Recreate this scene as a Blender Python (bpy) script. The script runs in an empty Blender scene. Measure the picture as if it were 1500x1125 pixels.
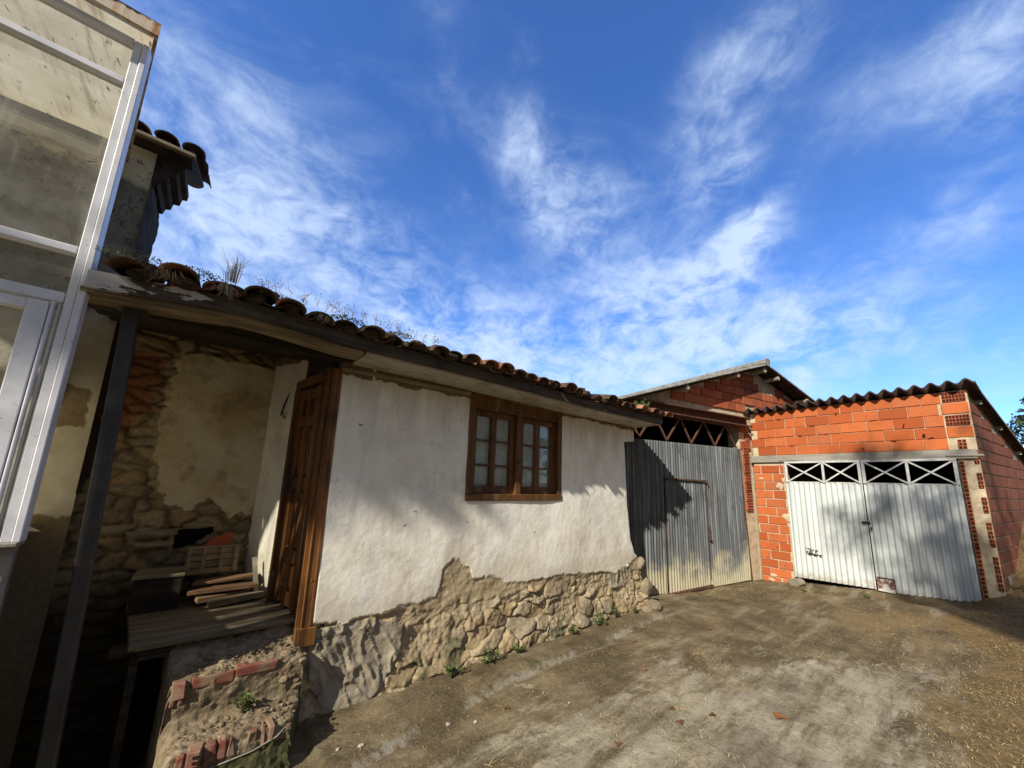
import bpy, bmesh, math, random
import numpy as np
from mathutils import Vector, Matrix
random.seed(7); RS=np.random.RandomState(11)
sc=bpy.context.scene; col=sc.collection
# ------------------------------------------------------------------ numpy noise
def _h(ix,iy,s): 
    v=np.sin(ix*127.1+iy*311.7+s*74.7)*43758.5453
    return v-np.floor(v)
def vn(x,y,s=0):
    x=np.asarray(x,float); y=np.asarray(y,float)
    xi=np.floor(x); yi=np.floor(y); fx=x-xi; fy=y-yi
    fx=fx*fx*(3-2*fx); fy=fy*fy*(3-2*fy)
    a=_h(xi,yi,s); b=_h(xi+1,yi,s); c=_h(xi,yi+1,s); d=_h(xi+1,yi+1,s)
    return (a+(b-a)*fx)*(1-fy)+(c+(d-c)*fx)*fy
def fbm(x,y,o=4,s=0):
    r=0;a=.5;t=0
    for i in range(o):
        r=r+a*vn(x*2**i+i*17.3,y*2**i-i*9.1,s+i); t+=a; a*=.5
    return r/t-.5
def SS(a,b,x):
    t=np.clip((np.asarray(x,float)-a)/(b-a),0,1); return t*t*(3-2*t)
def sdf(px,py,poly):
    P=np.array(poly,float); Q=np.roll(P,-1,0)
    d=np.full(np.shape(px),1e9); ins=np.zeros(np.shape(px),bool)
    for (ax,ay),(bx,by) in zip(P,Q):
        ex,ey=bx-ax,by-ay
        t=np.clip(((px-ax)*ex+(py-ay)*ey)/(ex*ex+ey*ey+1e-12),0,1)
        d=np.minimum(d,np.hypot(px-ax-t*ex,py-ay-t*ey))
        c=((ay>py)!=(by>py))&(px<(bx-ax)*(py-ay)/(by-ay+1e-12)+ax)
        ins^=c
    return np.where(ins,d,-d)
def voronoi(px,py,cx,cy,jit=.85,s=3,aspect_row=True):
    """stone cells: returns (edge distance, cell random 0-1, tilted facet height)"""
    sh=px.shape; px=px.ravel(); py=py.ravel()
    x0,x1,y0,y1=px.min()-cx*2,px.max()+cx*2,py.min()-cy*2,py.max()+cy*2
    S=[]; r=np.random.RandomState(s); j=0
    y=y0
    while y<y1:
        x=x0+(j%2)*cx*.5
        while x<x1:
            if r.rand()>.12: S.append((x+(r.rand()-.5)*cx*jit,y+(r.rand()-.5)*cy*jit))
            x+=cx*(.6+.8*r.rand())
        y+=cy; j+=1
    S=np.array(S); F1=np.full(px.shape,9.);F2=np.full(px.shape,9.);I=np.zeros(px.shape,int)
    k=cx/cy
    for i,(a,b) in enumerate(S):
        d=np.hypot((px-a),(py-b)*k)
        m=d<F1
        F2=np.where(m,F1,np.minimum(F2,d)); F1=np.where(m,d,F1); I=np.where(m,i,I)
    R=r.rand(len(S)); R2=r.rand(len(S)); T=r.normal(0,.30,(len(S),2))
    tl=np.clip((px-S[I,0])*T[I,0]+(py-S[I,1])*T[I,1],-.05,.05)
    return ((F2-F1)*.5).reshape(sh),R[I].reshape(sh),(R2[I]+tl*14).reshape(sh)
# ------------------------------------------------------------------ objects
def tag(o,label=None,cat=None,group=None,kind=None):
    if label:o['label']=label
    if cat:o['category']=cat
    if group:o['group']=group
    if kind:o['kind']=kind
    return o
FR={}
def thing(name,label,cat,loc=(0,0,0),rz=0,group=None):
    o=bpy.data.objects.new(name,None); col.objects.link(o)
    o.empty_display_size=.1; o.location=loc; o.rotation_euler=(0,0,rz)
    FR[o.name]=Matrix.Translation(loc)@Matrix.Rotation(rz,4,'Z')
    return tag(o,label,cat,group)
def root_inv(parent):
    o=parent
    while o is not None and o.parent is not None: o=o.parent
    if o is not None and o.name in FR: return FR[o.name].inverted()
    return Matrix.Identity(4)
def finish(me,name,mats,parent,smooth=False):
    o=bpy.data.objects.new(name,me); col.objects.link(o)
    for m in (mats if isinstance(mats,(list,tuple)) else [mats]): me.materials.append(m)
    if smooth: me.polygons.foreach_set('use_smooth',[True]*len(me.polygons))
    if parent is not None: o.parent=parent
    return o
class MB:
    def __init__(s): s.v=[];s.f=[];s.m=[];s.t=[]
    def add(s,V,F,mat=0,tint=None):
        n=len(s.v); t=random.random() if tint is None else tint
        s.v+= [tuple(p) for p in V]; s.f+=[tuple(i+n for i in f) for f in F]
        s.m+=[mat]*len(F); s.t+=[t]*len(V); return s
    def box(s,c,size,rot=None,mat=0,tint=None,jit=0):
        V=[]
        for dz in(-.5,.5):
            for dx,dy in((-.5,-.5),(.5,-.5),(.5,.5),(-.5,.5)):
                p=Vector((dx*size[0]+random.uniform(-jit,jit),dy*size[1]+random.uniform(-jit,jit),dz*size[2]+random.uniform(-jit,jit)))
                if rot is not None: p=rot@p
                V.append(p+Vector(c))
        return s.add(V,[(3,2,1,0),(4,5,6,7),(0,1,5,4),(1,2,6,5),(2,3,7,6),(3,0,4,7)],mat,tint)
    def bar(s,a,b,w,h,mat=0,tint=None,up=(0,0,1)):
        a=Vector(a);b=Vector(b);d=(b-a); L=d.length; d.normalize(); u=Vector(up)
        if abs(d.dot(u))>.98: u=Vector((0,1,0))
        sx=d.cross(u).normalized(); u2=sx.cross(d).normalized()
        rot=Matrix((d,sx,u2)).transposed()
        return s.box((a+b)/2,(L,w,h),rot,mat,tint)
    def prism(s,poly,vec,mat=0,tint=None):
        n=len(poly); V=[Vector(p) for p in poly]+[Vector(p)+Vector(vec) for p in poly]
        F=[tuple(range(n-1,-1,-1)),tuple(range(n,2*n))]+[(i,(i+1)%n,n+(i+1)%n,n+i) for i in range(n)]
        return s.add(V,F,mat,tint)
    def tube(s,pts,r,n=8,mat=0,tint=None):
        pts=[Vector(p) for p in pts]; V=[];F=[]
        for i,p in enumerate(pts):
            d=(pts[min(i+1,len(pts)-1)]-pts[max(i-1,0)]).normalized()
            a=d.orthogonal().normalized(); b=d.cross(a); rr=r[i] if isinstance(r,(list,tuple)) else r
            for k in range(n):
                t=2*math.pi*k/n; V.append(p+(a*math.cos(t)+b*math.sin(t))*rr)
        for i in range(len(pts)-1):
            for k in range(n): F.append((i*n+k,i*n+(k+1)%n,(i+1)*n+(k+1)%n,(i+1)*n+k))
        F.append(tuple(range(n-1,-1,-1))); F.append(tuple(range((len(pts)-1)*n,len(pts)*n)))
        return s.add(V,F,mat,tint)
    def build(s,name,mats,parent=None,bevel=0,smooth=False,world=False,label=None):
        me=bpy.data.meshes.new(name)
        V=s.v
        if world and parent is not None:
            M=root_inv(parent); V=[M@Vector(p) for p in V]
        me.from_pydata(V,[],s.f); me.polygons.foreach_set('material_index',s.m)
        bm=bmesh.new(); bm.from_mesh(me); L=bm.verts.layers.float.new('tint')
        for v,t in zip(bm.verts,s.t): v[L]=t
        bmesh.ops.recalc_face_normals(bm,faces=bm.faces)
        if bevel: bmesh.ops.bevel(bm,geom=list(bm.edges),offset=bevel,segments=1,affect='EDGES',clamp_overlap=True)
        bm.to_mesh(me); bm.free()
        o=finish(me,name,mats,parent,smooth)
        if label:o['label']=label
        return o
def grid(name,P,mats,parent=None,attrs=None,smooth=True,keep=None,world=False,mi=None,flip=False,close=False):
    nu,nv,_=P.shape
    V=P.reshape(-1,3)
    if world and parent is not None:
        M=np.array(root_inv(parent)); V=V@M[:3,:3].T+M[:3,3]
    i=np.arange((nu-1)*(nv-1)); a=(i//(nv-1))*nv+i%(nv-1)
    F=np.stack([a,a+nv,a+nv+1,a+1],1)
    if flip: F=F[:,::-1]
    if keep is not None: F=F[keep.ravel()]
    me=bpy.data.meshes.new(name); me.from_pydata(V.tolist(),[],F.tolist())
    for k,arr in (attrs or {}).items():
        A=me.attributes.new(k,'FLOAT','POINT'); A.data.foreach_set('value',np.asarray(arr,np.float32).ravel())
    o=finish(me,name,mats,parent,smooth)
    if mi is not None: me.polygons.foreach_set('material_index',[mi]*len(me.polygons))
    return o
# ------------------------------------------------------------------ node helpers
def newmat(name):
    m=bpy.data.materials.new(name); m.use_nodes=True; t=m.node_tree; t.nodes.clear(); return m,t
def N(t,typ,ins=None,**pr):
    n=t.nodes.new(typ)
    for k,v in pr.items(): setattr(n,k,v)
    for k,v in (ins or {}).items():
        s=n.inputs[k]
        if isinstance(v,bpy.types.NodeSocket): t.links.new(v,s)
        else:
            if isinstance(v,(tuple,list)) and s.type=='RGBA' and len(v)==3: v=(*v,1)
            s.default_value=v
    return n
def OC(t): return N(t,'ShaderNodeTexCoord').outputs['Object']
def mapv(t,v,scale=(1,1,1),rot=(0,0,0),loc=(0,0,0)): return N(t,'ShaderNodeMapping',{'Vector':v,'Scale':scale,'Rotation':rot,'Location':loc}).outputs[0]
def noi(t,v,sc_=5,det=5,ro=.55,dist=0,lac=2): return N(t,'ShaderNodeTexNoise',{'Vector':v,'Scale':sc_,'Detail':det,'Roughness':ro,'Distortion':dist,'Lacunarity':lac}).outputs[0]
def ma(t,op,a,b=0,c=0,clamp=False): return N(t,'ShaderNodeMath',{0:a,1:b,2:c},operation=op,use_clamp=clamp).outputs[0]
def mxv(t,f,a,b): return ma(t,'ADD',ma(t,'MULTIPLY',f,b-a),a)
def sm(t,x,a,b): return N(t,'ShaderNodeMapRange',{'Value':x,'From Min':a,'From Max':b,'To Min':0.,'To Max':1.},interpolation_type='SMOOTHSTEP').outputs[0]
def mx(t,f,a,b,bt='MIX'):
    n=N(t,'ShaderNodeMix',data_type='RGBA',blend_type=bt,clamp_factor=True)
    for s,v in((n.inputs[0],f),(n.inputs[6],a),(n.inputs[7],b)):
        if isinstance(v,bpy.types.NodeSocket): t.links.new(v,s)
        else: s.default_value=(*v,1) if isinstance(v,(tuple,list)) else v
    return n.outputs[2]
def rmp(t,f,stops,interp='LINEAR'):
    n=N(t,'ShaderNodeValToRGB',{'Fac':f}); cr=n.color_ramp; cr.interpolation=interp
    while len(cr.elements)<len(stops): cr.elements.new(.5)
    for e,(p,c) in zip(cr.elements,stops): e.position=p; e.color=(*c,1) if len(c)==3 else c
    return n.outputs[0]
def at(t,name): return N(t,'ShaderNodeAttribute',attribute_name=name).outputs['Fac']
def sepz(t,v,k='Z'): return N(t,'ShaderNodeSeparateXYZ',{0:v}).outputs[k]
def bump(t,h,st=.5,d=.01,nrm=None):
    i={'Height':h,'Strength':st,'Distance':d}
    if nrm is not None:i['Normal']=nrm
    return N(t,'ShaderNodeBump',i).outputs[0]
def out(t,bsdf): N(t,'ShaderNodeOutputMaterial',{'Surface':bsdf})
def pbr(t,c,rough=.8,nrm=None,metal=0.,spec=.3,**kw):
    i={'Base Color':c,'Roughness':rough,'Metallic':metal,'Specular IOR Level':spec}
    if nrm is not None:i['Normal']=nrm
    i.update(kw); b=N(t,'ShaderNodeBsdfPrincipled',i).outputs[0]; out(t,b); return b
MATS={}
def mat(f):
    m,t=newmat(f.__name__); f(t); MATS[f.__name__]=m; return m
# ------------------------------------------------------------------ materials
@mat
def house_wall(t):
    v=OC(t); wl=at(t,'white'); gr=at(t,'gray'); ed=at(t,'edge'); st=at(t,'stone'); st2=at(t,'stone2'); top=at(t,'topband')
    n1=noi(t,v,7,8,.62); n2=noi(t,v,34,6,.6); n3=noi(t,v,1.6,5,.6); nb=noi(t,v,90,4,.6)
    wn=ma(t,'ADD',wl,ma(t,'MULTIPLY',ma(t,'SUBTRACT',n1,.5),.09))
    wn=ma(t,'ADD',wn,ma(t,'MULTIPLY',ma(t,'SUBTRACT',n2,.5),.08))
    fw=sm(t,wn,-.004,.004)
    # white lime plaster, dirty
    wc=rmp(t,n3,[(.28,(.66,.605,.49)),(.45,(.82,.77,.645)),(.62,(.88,.845,.735))])
    streak=noi(t,mapv(t,v,(9,9,1.1)),1,6,.6)
    wc=mx(t,ma(t,'MULTIPLY',sm(t,streak,.52,.74),.32),wc,(.47,.435,.36))
    sto=noi(t,mapv(t,v,(1,1,.7)),.9,7,.68,.4); wc=mx(t,ma(t,'MULTIPLY',sm(t,sto,.53,.66),.42),wc,(.53,.50,.43))
    wc=mx(t,ma(t,'MULTIPLY',sm(t,n1,.55,.75),.35),wc,(.50,.44,.33))
    wc=mx(t,ma(t,'MULTIPLY',sm(t,n2,.6,.75),.18),wc,(.42,.39,.33))
    sp=noi(t,v,11,2,.5); wc=mx(t,ma(t,'MULTIPLY',sm(t,sp,.735,.75),.8),wc,(.16,.12,.08))
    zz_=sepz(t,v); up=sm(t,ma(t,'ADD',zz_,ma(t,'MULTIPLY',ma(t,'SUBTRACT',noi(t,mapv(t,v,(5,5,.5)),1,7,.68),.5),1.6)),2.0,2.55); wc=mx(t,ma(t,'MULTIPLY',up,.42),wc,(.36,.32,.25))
    gp=noi(t,mapv(t,v,(1,1,.8),(0,0,0),(3,1,2)),1.1,8,.66,.3); wc=mx(t,ma(t,'MULTIPLY',sm(t,gp,.50,.62),.30),wc,(.50,.475,.42))
    fl=noi(t,v,17,8,.7); wc=mx(t,ma(t,'MULTIPLY',sm(t,fl,.655,.675),.55),wc,(.40,.33,.22))
    ckw=noi(t,mapv(t,v,(1,1,.8)),2.6,6,.62,.5); wc=mx(t,ma(t,'MULTIPLY',ma(t,'MULTIPLY',sm(t,ma(t,'ABSOLUTE',ma(t,'SUBTRACT',ckw,.5)),.0045,.001),sm(t,n3,.50,.58)),.55),wc,(.27,.22,.15))
    low=sm(t,ma(t,'ADD',wl,ma(t,'MULTIPLY',ma(t,'SUBTRACT',n3,.5),.7)),.34,.0)
    wc=mx(t,ma(t,'MULTIPLY',low,.55),wc,(.50,.42,.29))
    # base coat next to the plaster edge
    bc=rmp(t,n1,[(.3,(.26,.20,.115)),(.7,(.45,.36,.225))])
    # stones and mortar
    hu=rmp(t,st,[(0,(.22,.175,.115)),(.2,(.33,.24,.13)),(.4,(.44,.31,.15)),(.55,(.25,.215,.16)),(.7,(.47,.375,.22)),(.85,(.36,.215,.10)),(1,(.31,.275,.20))])
    hu=mx(t,.42,hu,rmp(t,n2,[(.3,(.07,.055,.035)),(.7,(.46,.37,.23))])); hu=mx(t,ma(t,'MULTIPLY',sm(t,n1,.5,.66),.4),hu,(.15,.11,.06))
    mo=rmp(t,n2,[(.3,(.20,.155,.095)),(.7,(.48,.38,.23))])
    sc_=mx(t,sm(t,ma(t,'ADD',ed,ma(t,'MULTIPLY',ma(t,'SUBTRACT',n2,.5),.09)),.0,.022),mo,hu)
    moss=ma(t,'MULTIPLY',sm(t,noi(t,v,3.1,5,.6),.53,.63),sm(t,sepz(t,v),.5,.15))
    sc_=mx(t,ma(t,'MULTIPLY',moss,.7),sc_,(.055,.065,.03))
    # gray render patch
    gc=rmp(t,n1,[(.25,(.17,.14,.095)),(.5,(.26,.22,.155)),(.75,(.35,.30,.21))])
    crack=noi(t,mapv(t,v,(4.5,4.5,2)),1.6,4,.55,.6)
    ck=ma(t,'ABSOLUTE',ma(t,'SUBTRACT',crack,.5)); gc=gc
    fg=sm(t,ma(t,'ADD',gr,ma(t,'MULTIPLY',ma(t,'SUBTRACT',n1,.5),.12)),-.004,.004)
    cn=ma(t,'ADD',at(t,'coat'),ma(t,'ADD',ma(t,'MULTIPLY',ma(t,'SUBTRACT',n1,.5),.16),ma(t,'MULTIPLY',ma(t,'SUBTRACT',n2,.5),.10)))
    lowc=mx(t,sm(t,cn,-.01,.012),sc_,bc)
    lowc=mx(t,fg,lowc,gc)
    c=mx(t,fw,lowc,wc)
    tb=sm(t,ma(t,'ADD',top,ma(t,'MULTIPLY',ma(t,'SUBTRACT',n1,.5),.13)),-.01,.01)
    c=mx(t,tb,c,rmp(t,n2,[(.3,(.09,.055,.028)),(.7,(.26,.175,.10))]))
    h=ma(t,'ADD',ma(t,'MULTIPLY',n1,.6),ma(t,'MULTIPLY',n2,.35))
    h=ma(t,'ADD',h,ma(t,'MULTIPLY',nb,.12)); h=ma(t,'ADD',h,ma(t,'MULTIPLY',fw,.5)); h=ma(t,'ADD',h,ma(t,'MULTIPLY',fg,.35))
    pbr(t,c,.92,bump(t,h,mxv(t,fw,.85,.32),.022),spec=.12)
def woodmat(name,dark,light,ax='Z',rough=.6,gs=1,peel=None,spec=.3,scuff=0):
    m,t=newmat(name); v=OC(t); ti=at(t,'tint')
    s={'X':(1.2,22,22),'Y':(22,1.2,22),'Z':(22,22,1.2)}[ax]
    vv=N(t,'ShaderNodeVectorMath',{0:mapv(t,v,s),1:N(t,'ShaderNodeCombineXYZ',{0:ma(t,'MULTIPLY',ti,31.),1:ma(t,'MULTIPLY',ti,17.),2:ti}).outputs[0]},operation='ADD').outputs[0]
    g=noi(t,vv,1.0*gs,7,.65,.5); g2=noi(t,v,4,5,.6); g3=noi(t,vv,3.4*gs,3,.6)
    c=mx(t,sm(t,g,.33,.68),dark,light)
    c=mx(t,ma(t,'MULTIPLY',sm(t,g2,.45,.7),.45),c,tuple(x*.45 for x in dark))
    c=mx(t,ma(t,'MULTIPLY',sm(t,g3,.62,.7),.5),c,tuple(x*.3 for x in dark))
    f=None
    if peel:
        pn=noi(t,mapv(t,v,(2.2,6,6)),1,7,.68)
        f=ma(t,'MULTIPLY',sm(t,ma(t,'ADD',pn,ma(t,'MULTIPLY',sm(t,sepz(t,v,'X'),-2.3,-3.2),.20)),peel[0]-.01,peel[0]+.01),1.); c=mx(t,f,c,mx(t,ma(t,'MULTIPLY',g,.5),peel[1],tuple(x*.6 for x in peel[1])))
    if scuff:
        sc2=noi(t,mapv(t,v,tuple(q*.55 for q in s)),1,5,.7); c=mx(t,ma(t,'MULTIPLY',sm(t,sc2,.60,.68),scuff),c,(.36,.29,.20)); c=mx(t,ma(t,'MULTIPLY',sm(t,noi(t,v,2.2,6,.65),.5,.66),.6),c,tuple(x*.55 for x in dark))
    c=mx(t,ma(t,'MULTIPLY',ti,.3),c,tuple(x*.5 for x in dark))
    h=ma(t,'ADD',g,ma(t,'MULTIPLY',g3,.4))
    if f is not None: h=ma(t,'ADD',h,ma(t,'MULTIPLY',f,.8))
    pbr(t,c,rough,bump(t,h,.5,.004),spec=spec); MATS[name]=m; return m
woodmat('door_wood',(.075,.029,.008),(.26,.108,.028),'Z',.55,scuff=.45)
woodmat('window_wood',(.085,.034,.009),(.21,.095,.026),'Z',.6,scuff=.4)
woodmat('old_plank',(.10,.075,.045),(.30,.235,.15),'X',.85)
woodmat('dark_timber',(.018,.013,.009),(.06,.042,.026),'X',.85)
woodmat('dark_timber_across',(.018,.013,.009),(.055,.04,.026),'Y',.85)
woodmat('peeling_fascia',(.035,.026,.017),(.11,.085,.055),'X',.85,peel=(.675,(.60,.57,.51)))
woodmat('soffit_plank',(.14,.105,.06),(.36,.29,.19),'X',.85)
woodmat('broken_wood',(.13,.065,.03),(.36,.22,.12),'X',.8)
woodmat('pale_lath',(.34,.30,.22),(.55,.50,.40),'Z',.8)
@mat
def soffit_plaster(t):
    v=OC(t); n=noi(t,v,5,7,.62); n2=noi(t,mapv(t,v,(3,14,14)),1,5,.6)
    c=rmp(t,n,[(.25,(.22,.185,.13)),(.5,(.42,.39,.32)),(.75,(.52,.49,.42))])
    c=mx(t,ma(t,'MULTIPLY',sm(t,n2,.56,.66),.6),c,(.12,.09,.055))
    pbr(t,c,.9,bump(t,n,.3,.01),spec=.1)
@mat
def roof_tile(t):
    v=OC(t); ti=at(t,'tint'); n=noi(t,v,14,7,.65); n2=noi(t,v,55,4,.6); n3=noi(t,v,2.3,4,.6)
    c=rmp(t,ti,[(0,(.115,.055,.034)),(.3,(.20,.085,.046)),(.6,(.30,.125,.065)),(.85,(.36,.175,.10)),(1,(.165,.10,.07))])
    c=mx(t,ma(t,'MULTIPLY',sm(t,n,.45,.62),.75),c,(.045,.038,.028))
    lich=sm(t,n2,.62,.72); c=mx(t,ma(t,'MULTIPLY',lich,.5),c,(.33,.31,.24))
    left=sm(t,sepz(t,v,'X'),1.2,-1.6)
    mossf=ma(t,'MULTIPLY',sm(t,ma(t,'ADD',n3,ma(t,'MULTIPLY',left,.10)),.52,.60),.75); c=mx(t,mossf,c,(.055,.052,.022))
    pbr(t,c,.9,bump(t,n,.5,.012),spec=.12)
def brickmat(name,stops,dirt,k=1.):
    m,t=newmat(name); v=OC(t); ti=at(t,'tint'); n=noi(t,v,9,6,.6); n2=noi(t,v,60,3,.6); n3=noi(t,v,1.3,5,.62)
    c=rmp(t,ti,stops)
    c=mx(t,ma(t,'MULTIPLY',sm(t,n,.5-.12*(k-1),.72-.1*(k-1)),min(.9,.4*k)),c,dirt)
    c=mx(t,ma(t,'MULTIPLY',sm(t,n3,.50,.66),.5),c,dirt)
    sp=sm(t,n2,.68,.76); c=mx(t,ma(t,'MULTIPLY',sp,.35),c,(.5,.38,.28))
    gro=ma(t,'SINE',ma(t,'MULTIPLY',sepz(t,v),230.))
    pbr(t,c,.85,bump(t,ma(t,'ADD',n,ma(t,'MULTIPLY',gro,.1)),.4,.006),spec=.2); MATS[name]=m
brickmat('garage_brick',[(0,(.32,.072,.020)),(.35,(.42,.100,.028)),(.7,(.50,.135,.040)),(1,(.37,.11,.045))],(.26,.075,.028))
brickmat('barn_brick',[(0,(.24,.062,.026)),(.5,(.34,.085,.034)),(1,(.40,.12,.05))],(.15,.06,.035))
brickmat('side_brick_shaded',[(0,(.15,.050,.030)),(.5,(.19,.062,.036)),(1,(.215,.08,.048))],(.11,.07,.05),1.6)  # darker brick for the side wall, its shade put into the colour
brickmat('step_brick',[(0,(.13,.040,.027)),(.5,(.185,.055,.035)),(1,(.22,.10,.065))],(.23,.165,.105),2.)
@mat
def mortar(t):
    v=OC(t); n=noi(t,v,10,7,.62); n2=noi(t,v,70,4,.6)
    c=rmp(t,n,[(.25,(.28,.215,.135)),(.5,(.48,.385,.25)),(.75,(.58,.49,.34))])
    pbr(t,c,.95,bump(t,ma(t,'ADD',n,ma(t,'MULTIPLY',n2,.3)),.6,.015),spec=.1)
@mat
def gray_mortar(t):
    v=OC(t); n=noi(t,v,8,7,.62); n2=noi(t,v,60,4,.6)
    c=rmp(t,n,[(.25,(.15,.135,.105)),(.5,(.25,.225,.18)),(.75,(.36,.325,.26))])
    pbr(t,c,.95,bump(t,ma(t,'ADD',n,ma(t,'MULTIPLY',n2,.3)),.5,.012),spec=.1)
@mat
def lintel_concrete(t):
    v=OC(t); n=noi(t,mapv(t,v,(2,6,8)),1,7,.6); n2=noi(t,v,60,4,.6)
    c=rmp(t,n,[(.3,(.16,.145,.115)),(.5,(.25,.23,.185)),(.7,(.33,.305,.25))])
    pbr(t,c,.92,bump(t,ma(t,'ADD',n,ma(t,'MULTIPLY',n2,.4)),.4,.01),spec=.15)
@mat
def painted_hole(t): pbr(t,(.035,.013,.009),.95,spec=.05)  # near-black colour standing in for the shade inside holes
@mat
def dark_inside(t): pbr(t,(.03,.027,.024),.95,spec=.05)
@mat
def fibre_roof_dark(t):
    v=OC(t); n=noi(t,v,7,7,.65); n2=noi(t,v,50,4,.6)
    c=rmp(t,n,[(.3,(.028,.020,.017)),(.55,(.07,.048,.04)),(.75,(.12,.10,.085))])
    pbr(t,c,.9,bump(t,ma(t,'ADD',n,n2),.4,.008),spec=.15)
@mat
def fibre_roof_gray(t):
    v=OC(t); n=noi(t,v,8,7,.68); n2=noi(t,v,70,4,.6); n3=noi(t,v,25,3,.6)
    c=rmp(t,n,[(.3,(.10,.095,.08)),(.5,(.22,.21,.18)),(.7,(.34,.33,.29))])
    c=mx(t,sm(t,n3,.6,.7),c,(.055,.055,.04)); c=mx(t,sm(t,n2,.68,.74),c,(.5,.49,.45))
    pbr(t,c,.95,bump(t,ma(t,'ADD',n,n2),.6,.012),spec=.1)
@mat
def galvanised(t):
    v=OC(t); z=sepz(t,v); n=noi(t,v,2.4,6,.6); st=noi(t,mapv(t,v,(15,15,.55)),1,7,.66); n2=noi(t,v,40,3,.6)
    c=rmp(t,st,[(.3,(.045,.047,.046)),(.5,(.10,.105,.105)),(.66,(.21,.22,.22))])
    c=mx(t,ma(t,'MULTIPLY',sm(t,n,.5,.66),.55),c,(.045,.047,.046))
    stain=sm(t,ma(t,'ADD',z,ma(t,'MULTIPLY',ma(t,'SUBTRACT',n,.5),-1.5)),.62,.08)
    c=mx(t,ma(t,'MULTIPLY',stain,.85),c,mx(t,st,(.30,.255,.14),(.56,.50,.33)))
    w=sm(t,noi(t,mapv(t,v,(26,26,3)),1,4,.6),.68,.74); c=mx(t,ma(t,'MULTIPLY',w,.6),c,(.55,.55,.52))
    ru=sm(t,noi(t,v,6,6,.65),.66,.74); c=mx(t,ma(t,'MULTIPLY',ru,.5),c,(.16,.075,.035))
    pbr(t,c,.62,bump(t,n2,.1,.003),metal=.15,spec=.4)
@mat
def white_sheet(t):
    v=OC(t); z=sepz(t,v); st=noi(t,mapv(t,v,(9,9,.6)),1,6,.6); n=noi(t,v,3,6,.6); n2=noi(t,v,30,4,.6)
    c=rmp(t,st,[(.3,(.43,.46,.43)),(.55,(.57,.60,.565)),(.75,(.64,.66,.625))])
    c=mx(t,ma(t,'MULTIPLY',sm(t,n,.5,.7),.3),c,(.46,.475,.43))
    mud=sm(t,ma(t,'ADD',z,ma(t,'MULTIPLY',ma(t,'SUBTRACT',noi(t,v,9,6,.68),.5),-.7)),.34,.12); c=mx(t,ma(t,'MULTIPLY',mud,.6),c,(.30,.25,.165)); rr_=noi(t,mapv(t,v,(30,30,1.1)),1,5,.6); c=mx(t,ma(t,'MULTIPLY',sm(t,rr_,.66,.72),.4),c,(.34,.27,.19)); dk=noi(t,v,26,2,.5); c=mx(t,ma(t,'MULTIPLY',sm(t,dk,.735,.75),.8),c,(.12,.10,.09))
    ru=sm(t,ma(t,'ADD',n2,ma(t,'MULTIPLY',sm(t,z,.35,.12),.12)),.72,.76); c=mx(t,ma(t,'MULTIPLY',ru,.65),c,(.22,.105,.06))
    pbr(t,c,.6,bump(t,n,.1,.004),spec=.2)
@mat
def white_frame(t):
    v=OC(t); n=noi(t,v,12,6,.65); c=rmp(t,n,[(.3,(.36,.35,.31)),(.55,(.53,.53,.49)),(.75,(.60,.60,.57))])
    c=mx(t,ma(t,'MULTIPLY',sm(t,noi(t,v,35,4,.6),.66,.72),.6),c,(.2,.09,.05))
    pbr(t,c,.5,spec=.4)
@mat
def rust_steel(t):
    v=OC(t); n=noi(t,v,14,6,.65); c=rmp(t,n,[(.3,(.045,.024,.017)),(.55,(.11,.05,.03)),(.75,(.19,.095,.055))])
    pbr(t,c,.8,bump(t,n,.3,.004),spec=.3)
@mat
def rusty_patch(t):
    v=OC(t); n=noi(t,v,11,7,.68); c=mx(t,sm(t,n,.47,.56),(.58,.55,.48),(.17,.07,.045))
    pbr(t,c,.7,bump(t,n,.3,.004),spec=.3)
@mat
def dark_steel(t):
    v=OC(t); n=noi(t,v,7,6,.62); z=sepz(t,v)
    c=rmp(t,n,[(.3,(.028,.026,.024)),(.6,(.05,.047,.042)),(.8,(.08,.074,.064))])
    g=ma(t,'MULTIPLY',sm(t,ma(t,'ADD',z,ma(t,'MULTIPLY',ma(t,'SUBTRACT',n,.5),.6)),.95,.6),.6); c=mx(t,g,c,(.065,.068,.02))
    pbr(t,c,.5,metal=.2,spec=.4)
@mat
def bare_wire(t): pbr(t,(.05,.035,.025),.7,metal=.3)
@mat
def black_paint(t):
    v=OC(t); pbr(t,(.02,.02,.022),.6)
@mat
def aluminium(t):
    v=OC(t); n=noi(t,v,5,6,.62); n2=noi(t,v,40,4,.65)
    c=rmp(t,n,[(.3,(.55,.545,.55)),(.55,(.72,.715,.71)),(.75,(.78,.775,.76))])
    c=mx(t,ma(t,'MULTIPLY',sm(t,n2,.62,.72),.5),c,(.20,.175,.13))
    pbr(t,c,.42,bump(t,n2,.06,.002),metal=.08,spec=.4)
@mat
def cream_board(t):
    v=OC(t); n=noi(t,v,6,6,.62); st=noi(t,mapv(t,v,(14,14,1.3)),1,6,.62)
    c=rmp(t,n,[(.3,(.58,.52,.37)),(.55,(.76,.70,.53)),(.75,(.82,.77,.62))])
    c=mx(t,ma(t,'MULTIPLY',sm(t,st,.56,.70),.55),c,(.17,.13,.085))
    c=mx(t,ma(t,'MULTIPLY',sm(t,noi(t,mapv(t,v,(20,20,6)),1,3,.5),.68,.71),.85),c,(.05,.045,.035))
    pbr(t,c,.75,bump(t,st,.15,.005),spec=.2)
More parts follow.
